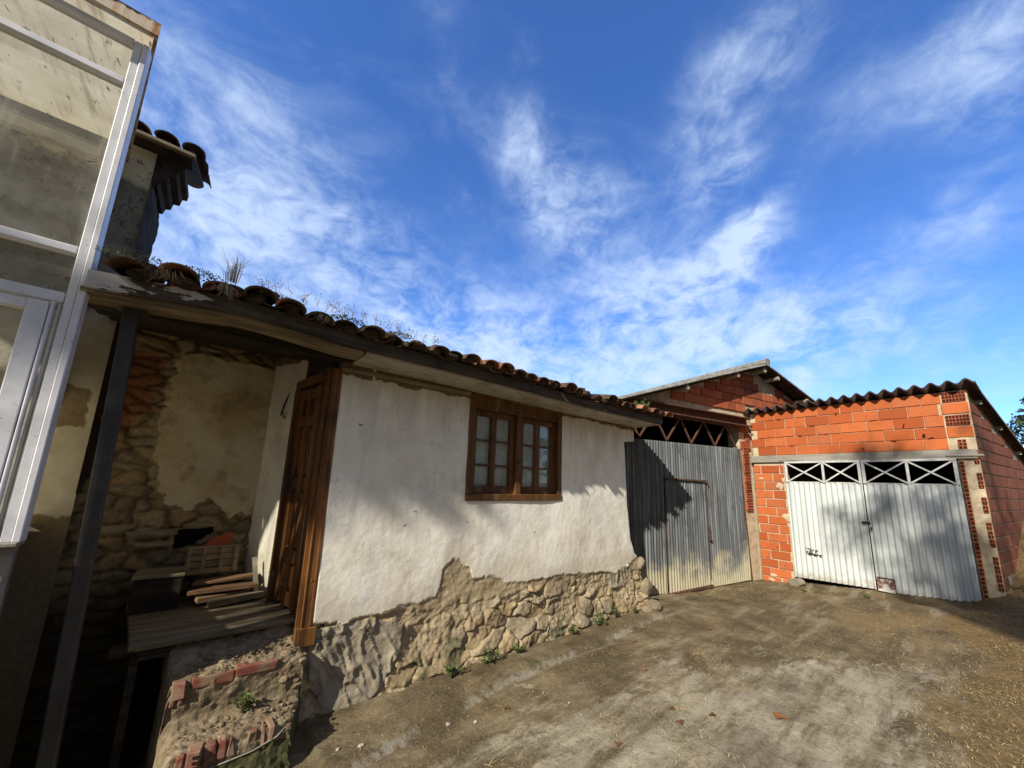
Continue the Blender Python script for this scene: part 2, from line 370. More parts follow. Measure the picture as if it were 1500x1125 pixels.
@mat
def rusty_fascia(t):
    v=OC(t); z=sepz(t,v); st=noi(t,mapv(t,v,(13,13,1.5)),1,6,.65); n=noi(t,v,22,5,.65)
    c=rmp(t,st,[(.33,(.60,.55,.44)),(.5,(.56,.46,.33)),(.6,(.38,.16,.05)),(.72,(.12,.06,.03))])
    top=sm(t,ma(t,'ADD',z,ma(t,'MULTIPLY',ma(t,'SUBTRACT',n,.5),.10)),4.285,4.305); c=mx(t,top,c,(.035,.025,.018))
    pbr(t,c,.8,bump(t,n,.3,.006),spec=.2)
@mat
def grimy_glass(t):
    v=OC(t); n=noi(t,v,3,6,.6); d=N(t,'ShaderNodeBsdfDiffuse',{'Color':(.62,.60,.50,1)}).outputs[0]
    tr=N(t,'ShaderNodeBsdfTransparent',{'Color':(.95,.95,.91,1)}).outputs[0]
    gl=N(t,'ShaderNodeBsdfGlossy',{'Roughness':.03,'Color':(1,1,1,1)}).outputs[0]
    gs=noi(t,mapv(t,v,(9,9,1.2)),1,6,.66); a=N(t,'ShaderNodeMixShader',{0:ma(t,'ADD',ma(t,'ADD',ma(t,'MULTIPLY',sm(t,n,.35,.7),.18),ma(t,'MULTIPLY',sm(t,gs,.5,.72),.25)),.07),1:tr,2:d}).outputs[0]
    fr=N(t,'ShaderNodeFresnel',{'IOR':1.45}).outputs[0]
    out(t,N(t,'ShaderNodeMixShader',{0:ma(t,'MULTIPLY',fr,.45),1:a,2:gl}).outputs[0])
@mat
def window_glass(t):
    tr=N(t,'ShaderNodeBsdfTransparent',{'Color':(.85,.88,.86,1)}).outputs[0]
    v=OC(t); d=N(t,'ShaderNodeBsdfDiffuse',{'Color':(.62,.62,.57,1)}).outputs[0]
    a=N(t,'ShaderNodeMixShader',{0:ma(t,'MULTIPLY',noi(t,v,9,5,.6),.35),1:tr,2:d}).outputs[0]
    gl=N(t,'ShaderNodeBsdfGlossy',{'Roughness':.04,'Normal':bump(t,noi(t,v,5,2,.5),.08,.01)}).outputs[0]
    fr=ma(t,'MULTIPLY',N(t,'ShaderNodeFresnel',{'IOR':1.45}).outputs[0],.35)
    out(t,N(t,'ShaderNodeMixShader',{0:fr,1:a,2:gl}).outputs[0])
@mat
def curtain(t):
    v=OC(t); n=noi(t,mapv(t,v,(16,16,.8)),1,4,.5); pbr(t,rmp(t,n,[(.3,(.70,.70,.66)),(.7,(.90,.90,.86))]),.95,spec=.05)
@mat
def porch_wall(t):
    v=OC(t); pl=at(t,'plaster'); ed=at(t,'edge'); st=at(t,'stone'); n1=noi(t,v,6,8,.62); n2=noi(t,v,30,6,.6); n3=noi(t,v,1.9,4,.6); rd=at(t,'red')
    fp=sm(t,ma(t,'ADD',pl,ma(t,'MULTIPLY',ma(t,'SUBTRACT',n1,.5),.28)),-.008,.012)
    pc=rmp(t,n3,[(.3,(.40,.29,.15)),(.5,(.56,.46,.28)),(.7,(.68,.60,.43))])
    pc=mx(t,ma(t,'MULTIPLY',sm(t,n1,.52,.7),.5),pc,(.21,.145,.075))
    hu=rmp(t,st,[(0,(.18,.135,.08)),(.3,(.31,.23,.12)),(.5,(.40,.25,.10)),(.7,(.26,.21,.135)),(1,(.42,.33,.19))])
    hu=mx(t,.45,hu,rmp(t,n2,[(.3,(.07,.055,.035)),(.7,(.40,.31,.19))]))
    mo=rmp(t,n2,[(.3,(.12,.09,.05)),(.7,(.28,.21,.12))])
    s=mx(t,sm(t,ed,.005,.02),mo,hu)
    s=mx(t,ma(t,'MULTIPLY',sm(t,ma(t,'ADD',rd,ma(t,'MULTIPLY',ma(t,'SUBTRACT',n1,.5),.3)),-.02,.04),.75),s,mx(t,n2,(.10,.03,.018),(.30,.10,.05)))
    c=mx(t,fp,s,pc); c=mx(t,ma(t,'MULTIPLY',sm(t,ma(t,'ADD',sepz(t,v),ma(t,'MULTIPLY',ma(t,'SUBTRACT',n3,.5),.5)),1.12,.50),.88),c,(.022,.02,.014))  # lower wall blackened, deep shade of the void put into the colour
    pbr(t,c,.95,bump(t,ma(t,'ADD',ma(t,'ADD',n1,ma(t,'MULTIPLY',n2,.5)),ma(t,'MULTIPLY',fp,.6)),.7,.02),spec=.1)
@mat
def tall_house_wall(t):
    v=OC(t); z=at(t,'hz'); n1=noi(t,v,5,8,.62); n2=noi(t,v,28,6,.6); n3=noi(t,v,1.3,5,.6); bs=at(t,'bare')
    gc=rmp(t,n1,[(.28,(.11,.10,.08)),(.5,(.21,.195,.16)),(.72,(.30,.28,.235))])
    cc=rmp(t,n3,[(.3,(.45,.38,.23)),(.55,(.66,.58,.40)),(.75,(.72,.65,.48))])
    f=sm(t,ma(t,'ADD',z,ma(t,'MULTIPLY',ma(t,'SUBTRACT',n1,.5),.6)),4.02,4.18)
    c=mx(t,f,gc,cc)
    cr=noi(t,v,2.2,5,.6,.8); c=mx(t,sm(t,ma(t,'ABSOLUTE',ma(t,'SUBTRACT',cr,.5)),.006,.002),c,(.07,.05,.04))
    lo=sm(t,ma(t,'ADD',z,ma(t,'MULTIPLY',ma(t,'SUBTRACT',n1,.5),.8)),2.95,2.8)
    c=mx(t,lo,c,rmp(t,n1,[(.3,(.36,.33,.25)),(.7,(.52,.49,.40))]))
    b=sm(t,ma(t,'ADD',bs,ma(t,'MULTIPLY',ma(t,'SUBTRACT',n1,.5),.2)),-.01,.01)
    c=mx(t,b,c,mx(t,n2,(.10,.075,.045),(.27,.21,.13)))
    pbr(t,c,.95,bump(t,ma(t,'ADD',n1,ma(t,'MULTIPLY',n2,.5)),.5,.015),spec=.1)
@mat
def rough_stone(t):
    v=OC(t); ti=at(t,'tint'); n=noi(t,v,9,7,.64); n2=noi(t,v,45,5,.6)
    c=rmp(t,ti,[(0,(.14,.115,.08)),(.4,(.22,.175,.115)),(.7,(.28,.23,.15)),(1,(.19,.17,.13))])
    c=mx(t,ma(t,'MULTIPLY',sm(t,n,.5,.7),.5),c,(.10,.085,.055))
    pbr(t,c,.95,bump(t,ma(t,'ADD',n,ma(t,'MULTIPLY',n2,.5)),.7,.02),spec=.1)
@mat
def dark_stone(t):
    v=OC(t); n=noi(t,v,7,7,.64); c=rmp(t,n,[(.3,(.02,.016,.013)),(.7,(.085,.06,.045))]); pbr(t,c,.95,bump(t,n,.8,.03),spec=.1)
@mat
def step_render(t):
    v=OC(t); x=at(t,'moss'); n=noi(t,v,8,8,.64); n2=noi(t,v,45,5,.6); n3=noi(t,v,120,3,.6)
    c=rmp(t,n,[(.3,(.10,.074,.043)),(.5,(.20,.152,.092)),(.7,(.31,.25,.16))])
    c=mx(t,ma(t,'MULTIPLY',sm(t,n2,.58,.68),.5),c,(.12,.085,.045)); c=mx(t,ma(t,'MULTIPLY',sm(t,n3,.62,.70),.6),c,(.5,.43,.28)); c=mx(t,ma(t,'MULTIPLY',sm(t,n3,.44,.36),.6),c,(.07,.05,.028))
    m=sm(t,ma(t,'ADD',x,ma(t,'MULTIPLY',ma(t,'SUBTRACT',n,.5),.9)),.35,.6)
    c=mx(t,m,c,rmp(t,n2,[(.3,(.035,.035,.016)),(.7,(.095,.09,.04))]))
    pbr(t,c,.95,bump(t,ma(t,'ADD',n,ma(t,'MULTIPLY',n2,.6)),.8,.02),spec=.1)
@mat
def yard_ground(t):
    v=OC(t); cn=at(t,'conc'); sp=at(t,'strip'); sw=at(t,'straw'); mo=at(t,'damp')
    n=noi(t,v,2.2,8,.64,.4); n1=noi(t,v,.9,6,.6); n2=noi(t,v,22,7,.62); n3=noi(t,v,130,4,.6); nl=noi(t,mapv(t,v,(1.2,5,1),(0,0,.05)),1.3,7,.66)
    dirt=rmp(t,n,[(.28,(.066,.047,.024)),(.45,(.125,.092,.048)),(.6,(.205,.156,.088)),(.75,(.28,.225,.14))])
    con=rmp(t,nl,[(.25,(.145,.118,.070)),(.45,(.27,.23,.152)),(.7,(.41,.362,.256))])
    nq=noi(t,mapv(t,v,(1,2.2,1),(0,0,-.15)),2.6,9,.68,.5); f=sm(t,ma(t,'ADD',cn,ma(t,'ADD',ma(t,'MULTIPLY',ma(t,'SUBTRACT',nl,.5),2.0),ma(t,'MULTIPLY',ma(t,'SUBTRACT',nq,.5),2.6))),-.12,.42)
    c=mx(t,f,dirt,con)
    c=mx(t,ma(t,'MULTIPLY',sm(t,n1,.50,.62),.55),c,(.088,.064,.034)); trk=noi(t,mapv(t,v,(.55,3.2,1),(0,0,.32)),1.5,6,.62,.3); c=mx(t,ma(t,'MULTIPLY',sm(t,trk,.54,.62),.42),c,(.07,.052,.03)); c=mx(t,ma(t,'MULTIPLY',sm(t,trk,.45,.37),.40),c,(.31,.275,.20))
    s=ma(t,'MULTIPLY',sm(t,ma(t,'ADD',sp,ma(t,'MULTIPLY',ma(t,'SUBTRACT',n2,.5),.16)),.045,.0),sm(t,n,.40,.58))
    c=mx(t,ma(t,'MULTIPLY',s,.7),c,(.27,.25,.20))
    g=ma(t,'MULTIPLY',sm(t,noi(t,v,3.3,6,.62),.55,.66),mo); c=mx(t,ma(t,'MULTIPLY',g,.7),c,(.05,.055,.02))
    stv=sm(t,ma(t,'ADD',sw,ma(t,'ADD',ma(t,'MULTIPLY',ma(t,'SUBTRACT',n,.5),2.4),ma(t,'MULTIPLY',ma(t,'SUBTRACT',n2,.5),1.2))),.30,.85)
    c=mx(t,ma(t,'MULTIPLY',stv,.7),c,rmp(t,n2,[(.3,(.07,.042,.017)),(.55,(.19,.12,.042)),(.75,(.38,.265,.11))]))
    ng=noi(t,v,48,6,.7); c=mx(t,ma(t,'MULTIPLY',sm(t,n2,.53,.70),.42),c,(.035,.026,.015)); c=mx(t,ma(t,'MULTIPLY',sm(t,ng,.53,.64),.34),c,(.34,.28,.175)); gr_=N(t,'ShaderNodeTexVoronoi',{'Vector':v,'Scale':95.},feature='F1').outputs['Distance']; gm_=ma(t,'MULTIPLY',sm(t,gr_,.30,.16),sm(t,noi(t,v,7,5,.6),.48,.6)); c=mx(t,ma(t,'MULTIPLY',gm_,.28),c,(.36,.30,.20)); c=mx(t,ma(t,'MULTIPLY',sm(t,ng,.46,.36),.32),c,(.03,.022,.013))
    c=mx(t,ma(t,'MULTIPLY',sm(t,n3,.66,.74),.55),c,(.40,.35,.25))
    pbr(t,c,.93,bump(t,ma(t,'ADD',ma(t,'ADD',ma(t,'MULTIPLY',n2,.9),ma(t,'MULTIPLY',ng,.8)),ma(t,'ADD',ma(t,'MULTIPLY',n3,.3),ma(t,'MULTIPLY',gm_,.35))),.8,.014),spec=.15)
@mat
def straw(t):
    ti=at(t,'tint'); pbr(t,rmp(t,ti,[(0,(.20,.13,.05)),(.5,(.42,.31,.13)),(1,(.62,.50,.27))]),.8,spec=.2)
def leafmat(name,a,b,tr=.3):
    m,t=newmat(name); ti=at(t,'tint'); c=mx(t,ti,a,b)
    d=N(t,'ShaderNodeBsdfPrincipled',{'Base Color':c,'Roughness':.55,'Specular IOR Level':.3}).outputs[0]
    tl=N(t,'ShaderNodeBsdfTranslucent',{'Color':mx(t,.5,c,b)}).outputs[0]
    out(t,N(t,'ShaderNodeMixShader',{0:tr,1:d,2:tl}).outputs[0]); MATS[name]=m
leafmat('weed_leaf',(.045,.075,.018),(.16,.22,.055))
leafmat('tree_leaf',(.022,.036,.012),(.11,.14,.045))
leafmat('dry_grass',(.22,.16,.085),(.52,.42,.27),.25)
leafmat('moss_leaf',(.05,.055,.016),(.19,.19,.06),.2)
leafmat('dead_stem',(.10,.07,.05),(.26,.19,.13),.2)
leafmat('dead_leaf',(.13,.05,.02),(.30,.13,.045),.1)
@mat
def bark(t):
    v=OC(t); n=noi(t,mapv(t,v,(8,8,2)),1,6,.6); pbr(t,rmp(t,n,[(.3,(.05,.04,.03)),(.7,(.16,.13,.10))]),.95,bump(t,n,.6,.03))
@mat
def pale_pebble(t):
    v=OC(t); pbr(t,rmp(t,noi(t,v,20,4,.6),[(.3,(.28,.24,.17)),(.7,(.48,.43,.33))]),.9)
@mat
def translucent_sheet(t):
    d=N(t,'ShaderNodeBsdfTranslucent',{'Color':(.75,.78,.72,1)}).outputs[0]; out(t,d)
@mat
def dirty_sheet(t):
    v=OC(t); st=noi(t,mapv(t,v,(14,1.6,14)),1,6,.65); n=noi(t,v,4,6,.6); sp=noi(t,mapv(t,v,(38,11,38)),1,4,.6)
    c=rmp(t,n,[(.3,(.50,.43,.28)),(.7,(.72,.66,.49))])
    c=mx(t,ma(t,'MULTIPLY',sm(t,st,.50,.68),.65),c,(.25,.19,.11)); c=mx(t,ma(t,'MULTIPLY',sm(t,sp,.63,.67),.75),c,(.05,.04,.03))
    a=N(t,'ShaderNodeBsdfTranslucent',{'Color':c}).outputs[0]; b=N(t,'ShaderNodeBsdfDiffuse',{'Color':c}).outputs[0]
    out(t,N(t,'ShaderNodeMixShader',{0:.45,1:a,2:b}).outputs[0])
@mat
def crate_wood(t):
    v=OC(t); n=noi(t,mapv(t,v,(3,20,20)),1,5,.6); pbr(t,rmp(t,n,[(.3,(.16,.115,.065)),(.7,(.33,.255,.155))]),.85,bump(t,n,.3,.004))
M=MATS
# ------------------------------------------------------------------ camera
Rv=Vector((.77715707,-.62838619,.03402487)); Uv=Vector((-.13958128,-.1194021,.98298535)); Fv=Vector((.61363178,.76868325,.18050514))
cam=bpy.data.cameras.new('camera'); co=bpy.data.objects.new('camera',cam); col.objects.link(co); sc.camera=co
co.matrix_world=Matrix.Translation((0,-3.2,1.7))@Matrix((Rv,Uv,-Fv)).transposed().to_4x4()
cam.sensor_width=36; cam.lens=540/1500*36; cam.shift_y=43.5/1500; cam.clip_start=.05; cam.clip_end=2000
# ------------------------------------------------------------------ sun, sky
SUN=Vector((1.36,.46,-1)).normalized()
ld=bpy.data.lights.new('sun','SUN'); ld.energy=4.9; ld.angle=math.radians(.8); ld.color=(1,.945,.85)
lo=bpy.data.objects.new('sun',ld); col.objects.link(lo); lo.rotation_euler=SUN.to_track_quat('-Z','Y').to_euler(); lo.location=(-6,-8,12)
w=bpy.data.worlds.new('World'); sc.world=w; w.use_nodes=True; t=w.node_tree; t.nodes.clear()
sky=N(t,'ShaderNodeTexSky',sky_type='NISHITA',sun_disc=False,sun_elevation=math.asin(-SUN.z),sun_rotation=math.atan2(-SUN.x,-SUN.y),air_density=1.0,dust_density=.4,ozone_density=2.0,altitude=200).outputs[0]
sky=N(t,'ShaderNodeHueSaturation',{'Saturation':1.12,'Value':1.0,'Color':sky}).outputs[0]
sky=N(t,'ShaderNodeVectorMath',{0:sky,1:(.80,1.10,1.62)},operation='MULTIPLY').outputs[0]
D=N(t,'ShaderNodeTexCoord').outputs['Generated']
sky=mx(t,ma(t,'MULTIPLY',sm(t,N(t,'ShaderNodeVectorMath',{0:D,1:(.62,.78,0)},operation='DOT_PRODUCT').outputs['Value'],.06,-.35),.85),sky,(2.3,2.25,2.2))
BL=[((0.199,0.86,0.47),(1.564,-0.155,-0.378),(-1.707,3.936,-6.485),0.72),((-0.122,0.886,0.448),(4.834,1.835,-2.317),(-2.591,2.562,-5.777),0.6),((0.835,0.399,0.378),(2.286,-3.26,-1.606),(1.448,3.056,-6.43),1.45),((0.815,0.256,0.52),(3.239,-12.356,0.996),(11.854,-1.255,-17.94),1.35),((0.543,0.53,0.652),(5.292,-2.198,-2.619),(-0.957,9.216,-6.688),0.95),((0.665,0.194,0.721),(0.144,-7.787,1.957),(8.968,-3.696,-7.28),0.9),((0.733,0.263,0.628),(6.049,-14.632,-0.92),(21.717,1.697,-26.06),0.7),((0.787,-0.09,0.61),(-4.546,-9.748,4.427),(6.1,-3.905,-8.443),0.9),((0.899,-0.036,0.436),(-0.826,-10.053,0.864),(8.557,-2.493,-17.831),0.6),((0.946,0.128,0.296),(1.361,-5.556,-1.943),(3.61,2.752,-12.723),0.85),((0.606,0.737,0.299),(1.921,-1.209,-0.916),(-1.022,3.605,-6.811),0.8),((-0.101,0.749,0.655),(3.925,0.741,-0.243),(-6.741,11.253,-13.898),0.4),((0.237,0.546,0.804),(8.035,2.804,-4.274),(-11.752,13.894,-5.972),0.3),((0.981,-0.054,0.184),(-0.277,-14.962,-2.914),(2.872,1.77,-14.775),0.5),((0.782,0.078,0.619),(-2.593,-18.35,5.599),(12.627,-6.475,-15.126),0.3),((0.797,0.227,0.56),(7.837,-20.354,-2.897),(25.737,3.959,-38.233),0.9),((0.375,0.676,0.634),(16.74,-6.942,-2.496),(1.111,28.792,-31.387),0.5),((0.444,0.529,0.723),(9.979,5.886,-10.425),(-18.407,19.31,-2.814),0.4)]
wv=N(t,'ShaderNodeVectorMath',{0:N(t,'ShaderNodeTexNoise',{'Vector':D,'Scale':5.,'Detail':6.,'Roughness':.6}).outputs['Color'],1:(.5,.5,.5)},operation='SUBTRACT').outputs[0]
DW=N(t,'ShaderNodeVectorMath',{0:wv,1:(.16,.16,.16),2:D},operation='MULTIPLY_ADD').outputs[0]
tot=None
for c,t1,t2,a in BL:
    f=lambda v:N(t,'ShaderNodeVectorMath',{0:DW,1:tuple(q*.84 for q in v)},operation='DOT_PRODUCT').outputs['Value']
    x,y=f(t1),f(t2); r=ma(t,'ADD',ma(t,'MULTIPLY',x,x),ma(t,'MULTIPLY',y,y))
    g=ma(t,'MULTIPLY',ma(t,'POWER',2.718,ma(t,'MULTIPLY',r,-1.)),ma(t,'MULTIPLY',ma(t,'GREATER_THAN',f(c),0.),a))
    tot=g if tot is None else ma(t,'ADD',tot,g)
n1=noi(t,mapv(t,D,(1,1,1.6)),5.5,9,.60,.5)
n2=noi(t,mapv(t,D,(1,1,1.6)),15,9,.66,.7)
tex=ma(t,'ADD',ma(t,'MULTIPLY',n1,.6),ma(t,'MULTIPLY',n2,.4))
tx=ma(t,'MULTIPLY',ma(t,'SUBTRACT',tex,.335),4.0)
wisp=ma(t,'MULTIPLY',sm(t,noi(t,mapv(t,D,(1,1,2.2),(0,0,.6)),3.2,8,.6,.8),.44,.74),.34)
dn=ma(t,'ADD',ma(t,'MULTIPLY',tot,tx),wisp)
dens=sm(t,dn,.0,1.5)
dens=ma(t,'MULTIPLY',dens,.84)
c=mx(t,dens,sky,(4.9,6.0,7.7))
bg=N(t,'ShaderNodeBackground',{'Color':c,'Strength':.112}).outputs[0]
N(t,'ShaderNodeOutputWorld',{'Surface':bg})
sc.view_settings.view_transform='Standard'; sc.view_settings.look='None'; sc.view_settings.exposure=0.45; sc.view_settings.gamma=1
sc.render.engine='CYCLES'; sc.cycles.max_bounces=6; sc.cycles.transparent_max_bounces=12; sc.cycles.use_denoising=True
# ------------------------------------------------------------------ ground
def gz(x,y):
    x=np.asarray(x,float); y=np.asarray(y,float)
    h=.30*SS(.3,3.1,-y)*SS(6.0,8.8,x)
    h=h+.34*SS(2.75,4.1,-y)*SS(3.6,7.0,x)
    h=h+.85*SS(8.7,11.3,x)*SS(2.5,3.25,-y)
    h=h-.10*SS(.55,.0,np.abs(x-8.35))*SS(.6,1.2,-y)*SS(3.4,2.9,-y)
    h=h-.75*SS(.0,-.28,x)*SS(-1.25,-.75,y)
    h=h-.05*SS(5,7,x)*SS(-1,0,y)
    return h
STRIP=[(.75,-.72),(1.09,-.64),(2.22,-.46),(3.2,-.41),(4.27,-.39),(5.0,-.36)]
def dpoly(px,py,P):
    d=np.full(np.shape(px),9.)
    for (ax,ay),(bx,by) in zip(P[:-1],P[1:]):
        ex,ey=bx-ax,by-ay; t_=np.clip(((px-ax)*ex+(py-ay)*ey)/(ex*ex+ey*ey),0,1)
        d=np.minimum(d,np.hypot(px-ax-t_*ex,py-ay-t_*ey))
    return d
def axis(a,b,st,far):
    m=np.arange(a,b,st); k=[]; s=st
    p=b
    while p<far: k.append(p); s*=1.25; p+=s
    q=[]; s=st; p=a-st
    while p>-far: q.append(p); s*=1.25; p-=s
    return np.concatenate([q[::-1],m,k])
gx=axis(-.9,9.6,.028,600); gy=axis(-4.4,.4,.028,600)
X,Y=np.meshgrid(gx,gy,indexing='ij')
ds=dpoly(X,Y,STRIP)
near=SS(14,9,np.hypot(X-4,Y+2))
ap=sdf(X,Y,[(.75,-.72),(1.09,-.64),(2.22,-.46),(3.2,-.41),(4.27,-.39),(5.0,-.36),(5,.5),(.7,.5)])
SLAB=[(.9,-1.3),(2.2,-.95),(3.6,-1.15),(4.6,-1.55),(5.35,-2.1),(5.65,-2.78),(4.7,-2.84),(3.7,-2.82),(1.2,-3.4),(.3,-2.4)]
cs=sdf(X,Y,SLAB)
Z=gz(X,Y)+near*(.05*fbm(X*.9,Y*.9,3,3)+.022*fbm(X*5,Y*5,3,5)+.010*fbm(X*22,Y*22,2,8))
Z=Z+.030*SS(-.015,.02,ap)*near-.02*np.exp(-(ds/.05)**2)*near
Z=Z+.02*SS(-.03,.03,cs)*near*SS(4.2,5.2,X)
Z=np.where(np.hypot(X,Y)>40,Z-.0,Z)
bk=fbm(X*1.1,Y*1.1,4,17)*1.5; strawm=SS(-2.65,-3.15,Y+.55*bk)*SS(3.4,4.6,X+bk)*SS(16,11,X)+.35*SS(5.5,7,X)*SS(.9,.2,np.abs(Y+2.3+.0*X))
grd=grid('ground',np.stack([X,Y,Z],-1),M['yard_ground'],attrs={'conc':np.clip(cs*1.1,-.75,.42),'strip':ds,'straw':strawm*1.4,'damp':np.clip(SS(-1.4,-.1,Y)+SS(7.2,8.4,X),0,1)})
tag(grd,kind='structure')
def gzz(x,y):
    i=np.searchsorted(gx,x)-1; j=np.searchsorted(gy,y)-1
    return float(max(Z[i,j],Z[i+1,j],Z[i,j+1],Z[i+1,j+1]))
# ------------------------------------------------------------------ farmhouse
FH=thing('farmhouse','long low whitewashed farmhouse with stone footing and sagging tiled roof','house',(2.8,0,0))
XR=lambda z:np.interp(z,[-.2,.12,.36,.64,.75,.95,1.42,1.81,2.34,2.36,2.75],[5.2,5.13,5.07,5.02,4.86,4.77,4.71,4.69,4.67,4.92,4.93])
XL=lambda z:np.interp(z,[-.2,.30,.45,.485,.52,2.75],[.60,.60,.60,.62,.742,.742])
zs=np.concatenate([np.arange(-.25,1.05,.010),np.arange(1.05,2.66,.016)]); us=np.linspace(0,1,420); back=np.linspace(.015,.55,30)
nz=len(zs); Zg=np.tile(zs,(len(us)+len(back)+10,1))
xl,xr=XL(zs),XR(zs)
front=xl[None]+(xr-xl)[None]*us[:,None]
Lret=np.tile(xl,(10,1)); Rret=np.tile(xr,(len(back),1))
Xg=np.concatenate([Lret,front,Rret]); 
Yd=np.concatenate([np.tile(np.linspace(.35,.02,10)[:,None],(1,nz)),np.zeros_like(front),np.tile(back[:,None],(1,nz))])
S_=np.concatenate([Xg[:10]-np.linspace(.35,.02,10)[:,None],front,Rret+back[:,None]])   # unrolled coordinate
lx=[.60,.71,.78,.98,1.16,1.47,1.74,1.78,1.8,1.91,2.09,2.13,2.36,2.55,2.92,3.36,3.64,4.02,4.38,4.7,4.81,5.6]
lz=[.62,.60,.61,.58,.60,.62,.63,.73,.89,.95,.86,.74,.75,.66,.64,.64,.61,.60,.55,.60,.64,.95]
line=np.interp(S_,lx,lz)
white=Zg-line
line2=np.interp(S_,[.6,1.2,1.6,1.75,2.1,2.6,3.0,3.4,4.0,4.5,5.6],[.60,.585,.56,.55,.53,.56,.58,.60,.57,.53,.60])
coat=Zg-np.minimum(line2,line)
gray=sdf(S_,Zg,[(.72,.55),(.90,.575),(1.2,.57),(1.5,.45),(1.40,.24),(1.30,.08),(1.12,-.05),(.88,.0),(.76,.2)])
gray=np.maximum(gray,sdf(S_,Zg,[(4.25,.62),(4.7,.62),(4.62,.34),(4.3,.36)])*.9)
ed,s1,s2=voronoi(S_+.09*fbm(S_*7,Zg*7,3,4),Zg+.07*fbm(S_*7+9,Zg*7,3,6),.235,.125,1.0,5)
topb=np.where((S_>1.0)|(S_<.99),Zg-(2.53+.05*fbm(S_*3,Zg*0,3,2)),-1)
wm=SS(-.012,.012,white+.07*fbm(S_*7,Zg*7,4,1)+.03*fbm(S_*30,Zg*30,2,2)); bm_=SS(-.012,.012,coat+.10*fbm(S_*5,Zg*5,4,71)+.04*fbm(S_*28,Zg*28,2,72)); gm=SS(-.01,.01,gray+.05*fbm(S_*7,Zg*7,3,9))
crumb=fbm(S_*9,Zg*9,4,31)
disp=.035*fbm(S_*1.3,Zg*1.3,3,1)+(.007+.014*(1-wm))*fbm(S_*5,Zg*5,4,2)+(.003+.010*(1-wm))*fbm(S_*22,Zg*22,3,3)
dis=SS(2.0,3.1,S_+.9*fbm(S_*1.5,Zg*1.5,3,41))*.75+.25
edn=np.clip((ed+.016*fbm(S_*30,Zg*30,3,6))/.020,0,1)
smear=SS(-.05,.06,fbm(S_*2.6,Zg*3.6,4,61)+.06*(1-dis)+.20*(Zg-.44))
stone=(1-smear)*(dis*(.034*edn+.034*(s2-.5)*edn)+(1-dis)*(.02*edn+.02*(s2-.5)))+(.022+.034*(1-dis))*fbm(S_*7,Zg*9,4,15)-.012+smear*.012+(.014+.016*smear)*fbm(S_*28,Zg*28,3,16)
ed=np.where(smear>.55,ed*.1,ed)
disp=disp+(1-np.maximum(wm,bm_))*(1-gm)*stone+wm*.018+(1-wm)*bm_*(.006+.012*fbm(S_*16,Zg*16,3,73))+(gm*(1-wm))*(.012+.020*np.exp(-(fbm((S_+.35*Zg)*5+.5*fbm(S_*5,Zg*5,3,8),(Zg-.3*S_)*1.6,3,12)/.035)**2)+.016*np.exp(-(fbm((S_+.5*Zg)*9+.5*fbm(S_*5,Zg*5,3,18),Zg*2.6,3,22)/.03)**2)+.03*fbm(S_*6,Zg*6,3,19))
disp=disp+.09*SS(.5,-.1,Zg)**1.3
ang=np.concatenate([np.full(10,math.pi/2),np.zeros(len(us)),np.full(len(back),-math.pi/2)])
for k in range(5):   # round the outer corner
    ang[10+len(us)-1-k]=-math.pi/4*(1-k/5)
nx=-np.sin(ang)[:,None]; ny=-np.cos(ang)[:,None]
P=np.stack([Xg+nx*disp,Yd+ny*disp,Zg],-1)
cx=(Xg[:-1,:-1]+Xg[1:,1:])/2; cz=(Zg[:-1,:-1]+Zg[1:,1:])/2
keep=~((cx>2.02)&(cx<3.32)&(cz>1.53)&(cz<2.57))
hw=grid('wall',P,M['house_wall'],FH,{'white':white,'gray':gray,'coat':coat,'edge':ed,'stone':s1,'stone2':s2,'topband':topb},keep=keep,world=True)
# reveal of the window and dark room behind
m=MB(); m.box((2.67,.24,2.05),(1.36,.02,1.1)); m.build('room_backing',M['dark_inside'],FH,world=True)
# --- window
fm=MB()
def win_frame():
    x0,x1,z0,z1=1.985,3.35,1.495,2.60
    fm.box(((x0+x1)/2,.018,z0+.035),(x1-x0,.10,.07)); fm.box(((x0+x1)/2,.022,z1-.06),(x1-x0-.1,.08,.12))
    for x in(x0+.035,x1-.035): fm.box((x,.020,(z0+z1)/2+.035),(.07,.09,z1-z0-.07))
    fm.box((2.665,.024,2.0),(.075,.08,.95)); fm.box(((x0+x1)/2,.030,2.468),(x1-x0-.14,.07,.05))
win_frame(); wf=fm.build('window',M['window_wood'],FH,bevel=.006,world=True,label='brown twin casement window of twelve small panes')
for a,b in((2.057,2.625),(2.705,3.278)):
    s=MB(); z0,z1=1.567,2.44; y=.055
    s.box((a+.03,y,(z0+z1)/2),(.06,.045,z1-z0)); s.box((b-.03,y,(z0+z1)/2),(.06,.045,z1-z0))
    mid=(a+b)/2; s.box((mid,y+.002,(z0+z1)/2),(.075,.04,z1-z0-.1))
    s.box(((a+b)/2,y-.001,z0+.04),(b-a-.12,.043,.08)); s.box(((a+b)/2,y-.001,z1-.03),(b-a-.12,.043,.06))
    for zz in(1.86,2.12):
        s.box(((a+.06+mid-.0375)/2,y,zz),(mid-.0975-a,.03,.022)); s.box(((b-.06+mid+.0375)/2,y,zz),(b-.0975-mid,.03,.022))
    sash=s.build('sash',M['window_wood'],wf,bevel=.004,world=True)
    for i,(p,q) in enumerate(((a+.06,mid-.0375),(mid+.0375,b-.06))):
        for r_,(u,v_) in enumerate(((1.647,1.849),(1.871,2.109),(2.131,2.38))):
            g=MB(); g.box(((p+q)/2,y+.012,(u+v_)/2),(q-p,.004,v_-u)); g.build('pane',M['window_glass'],sash,world=True)
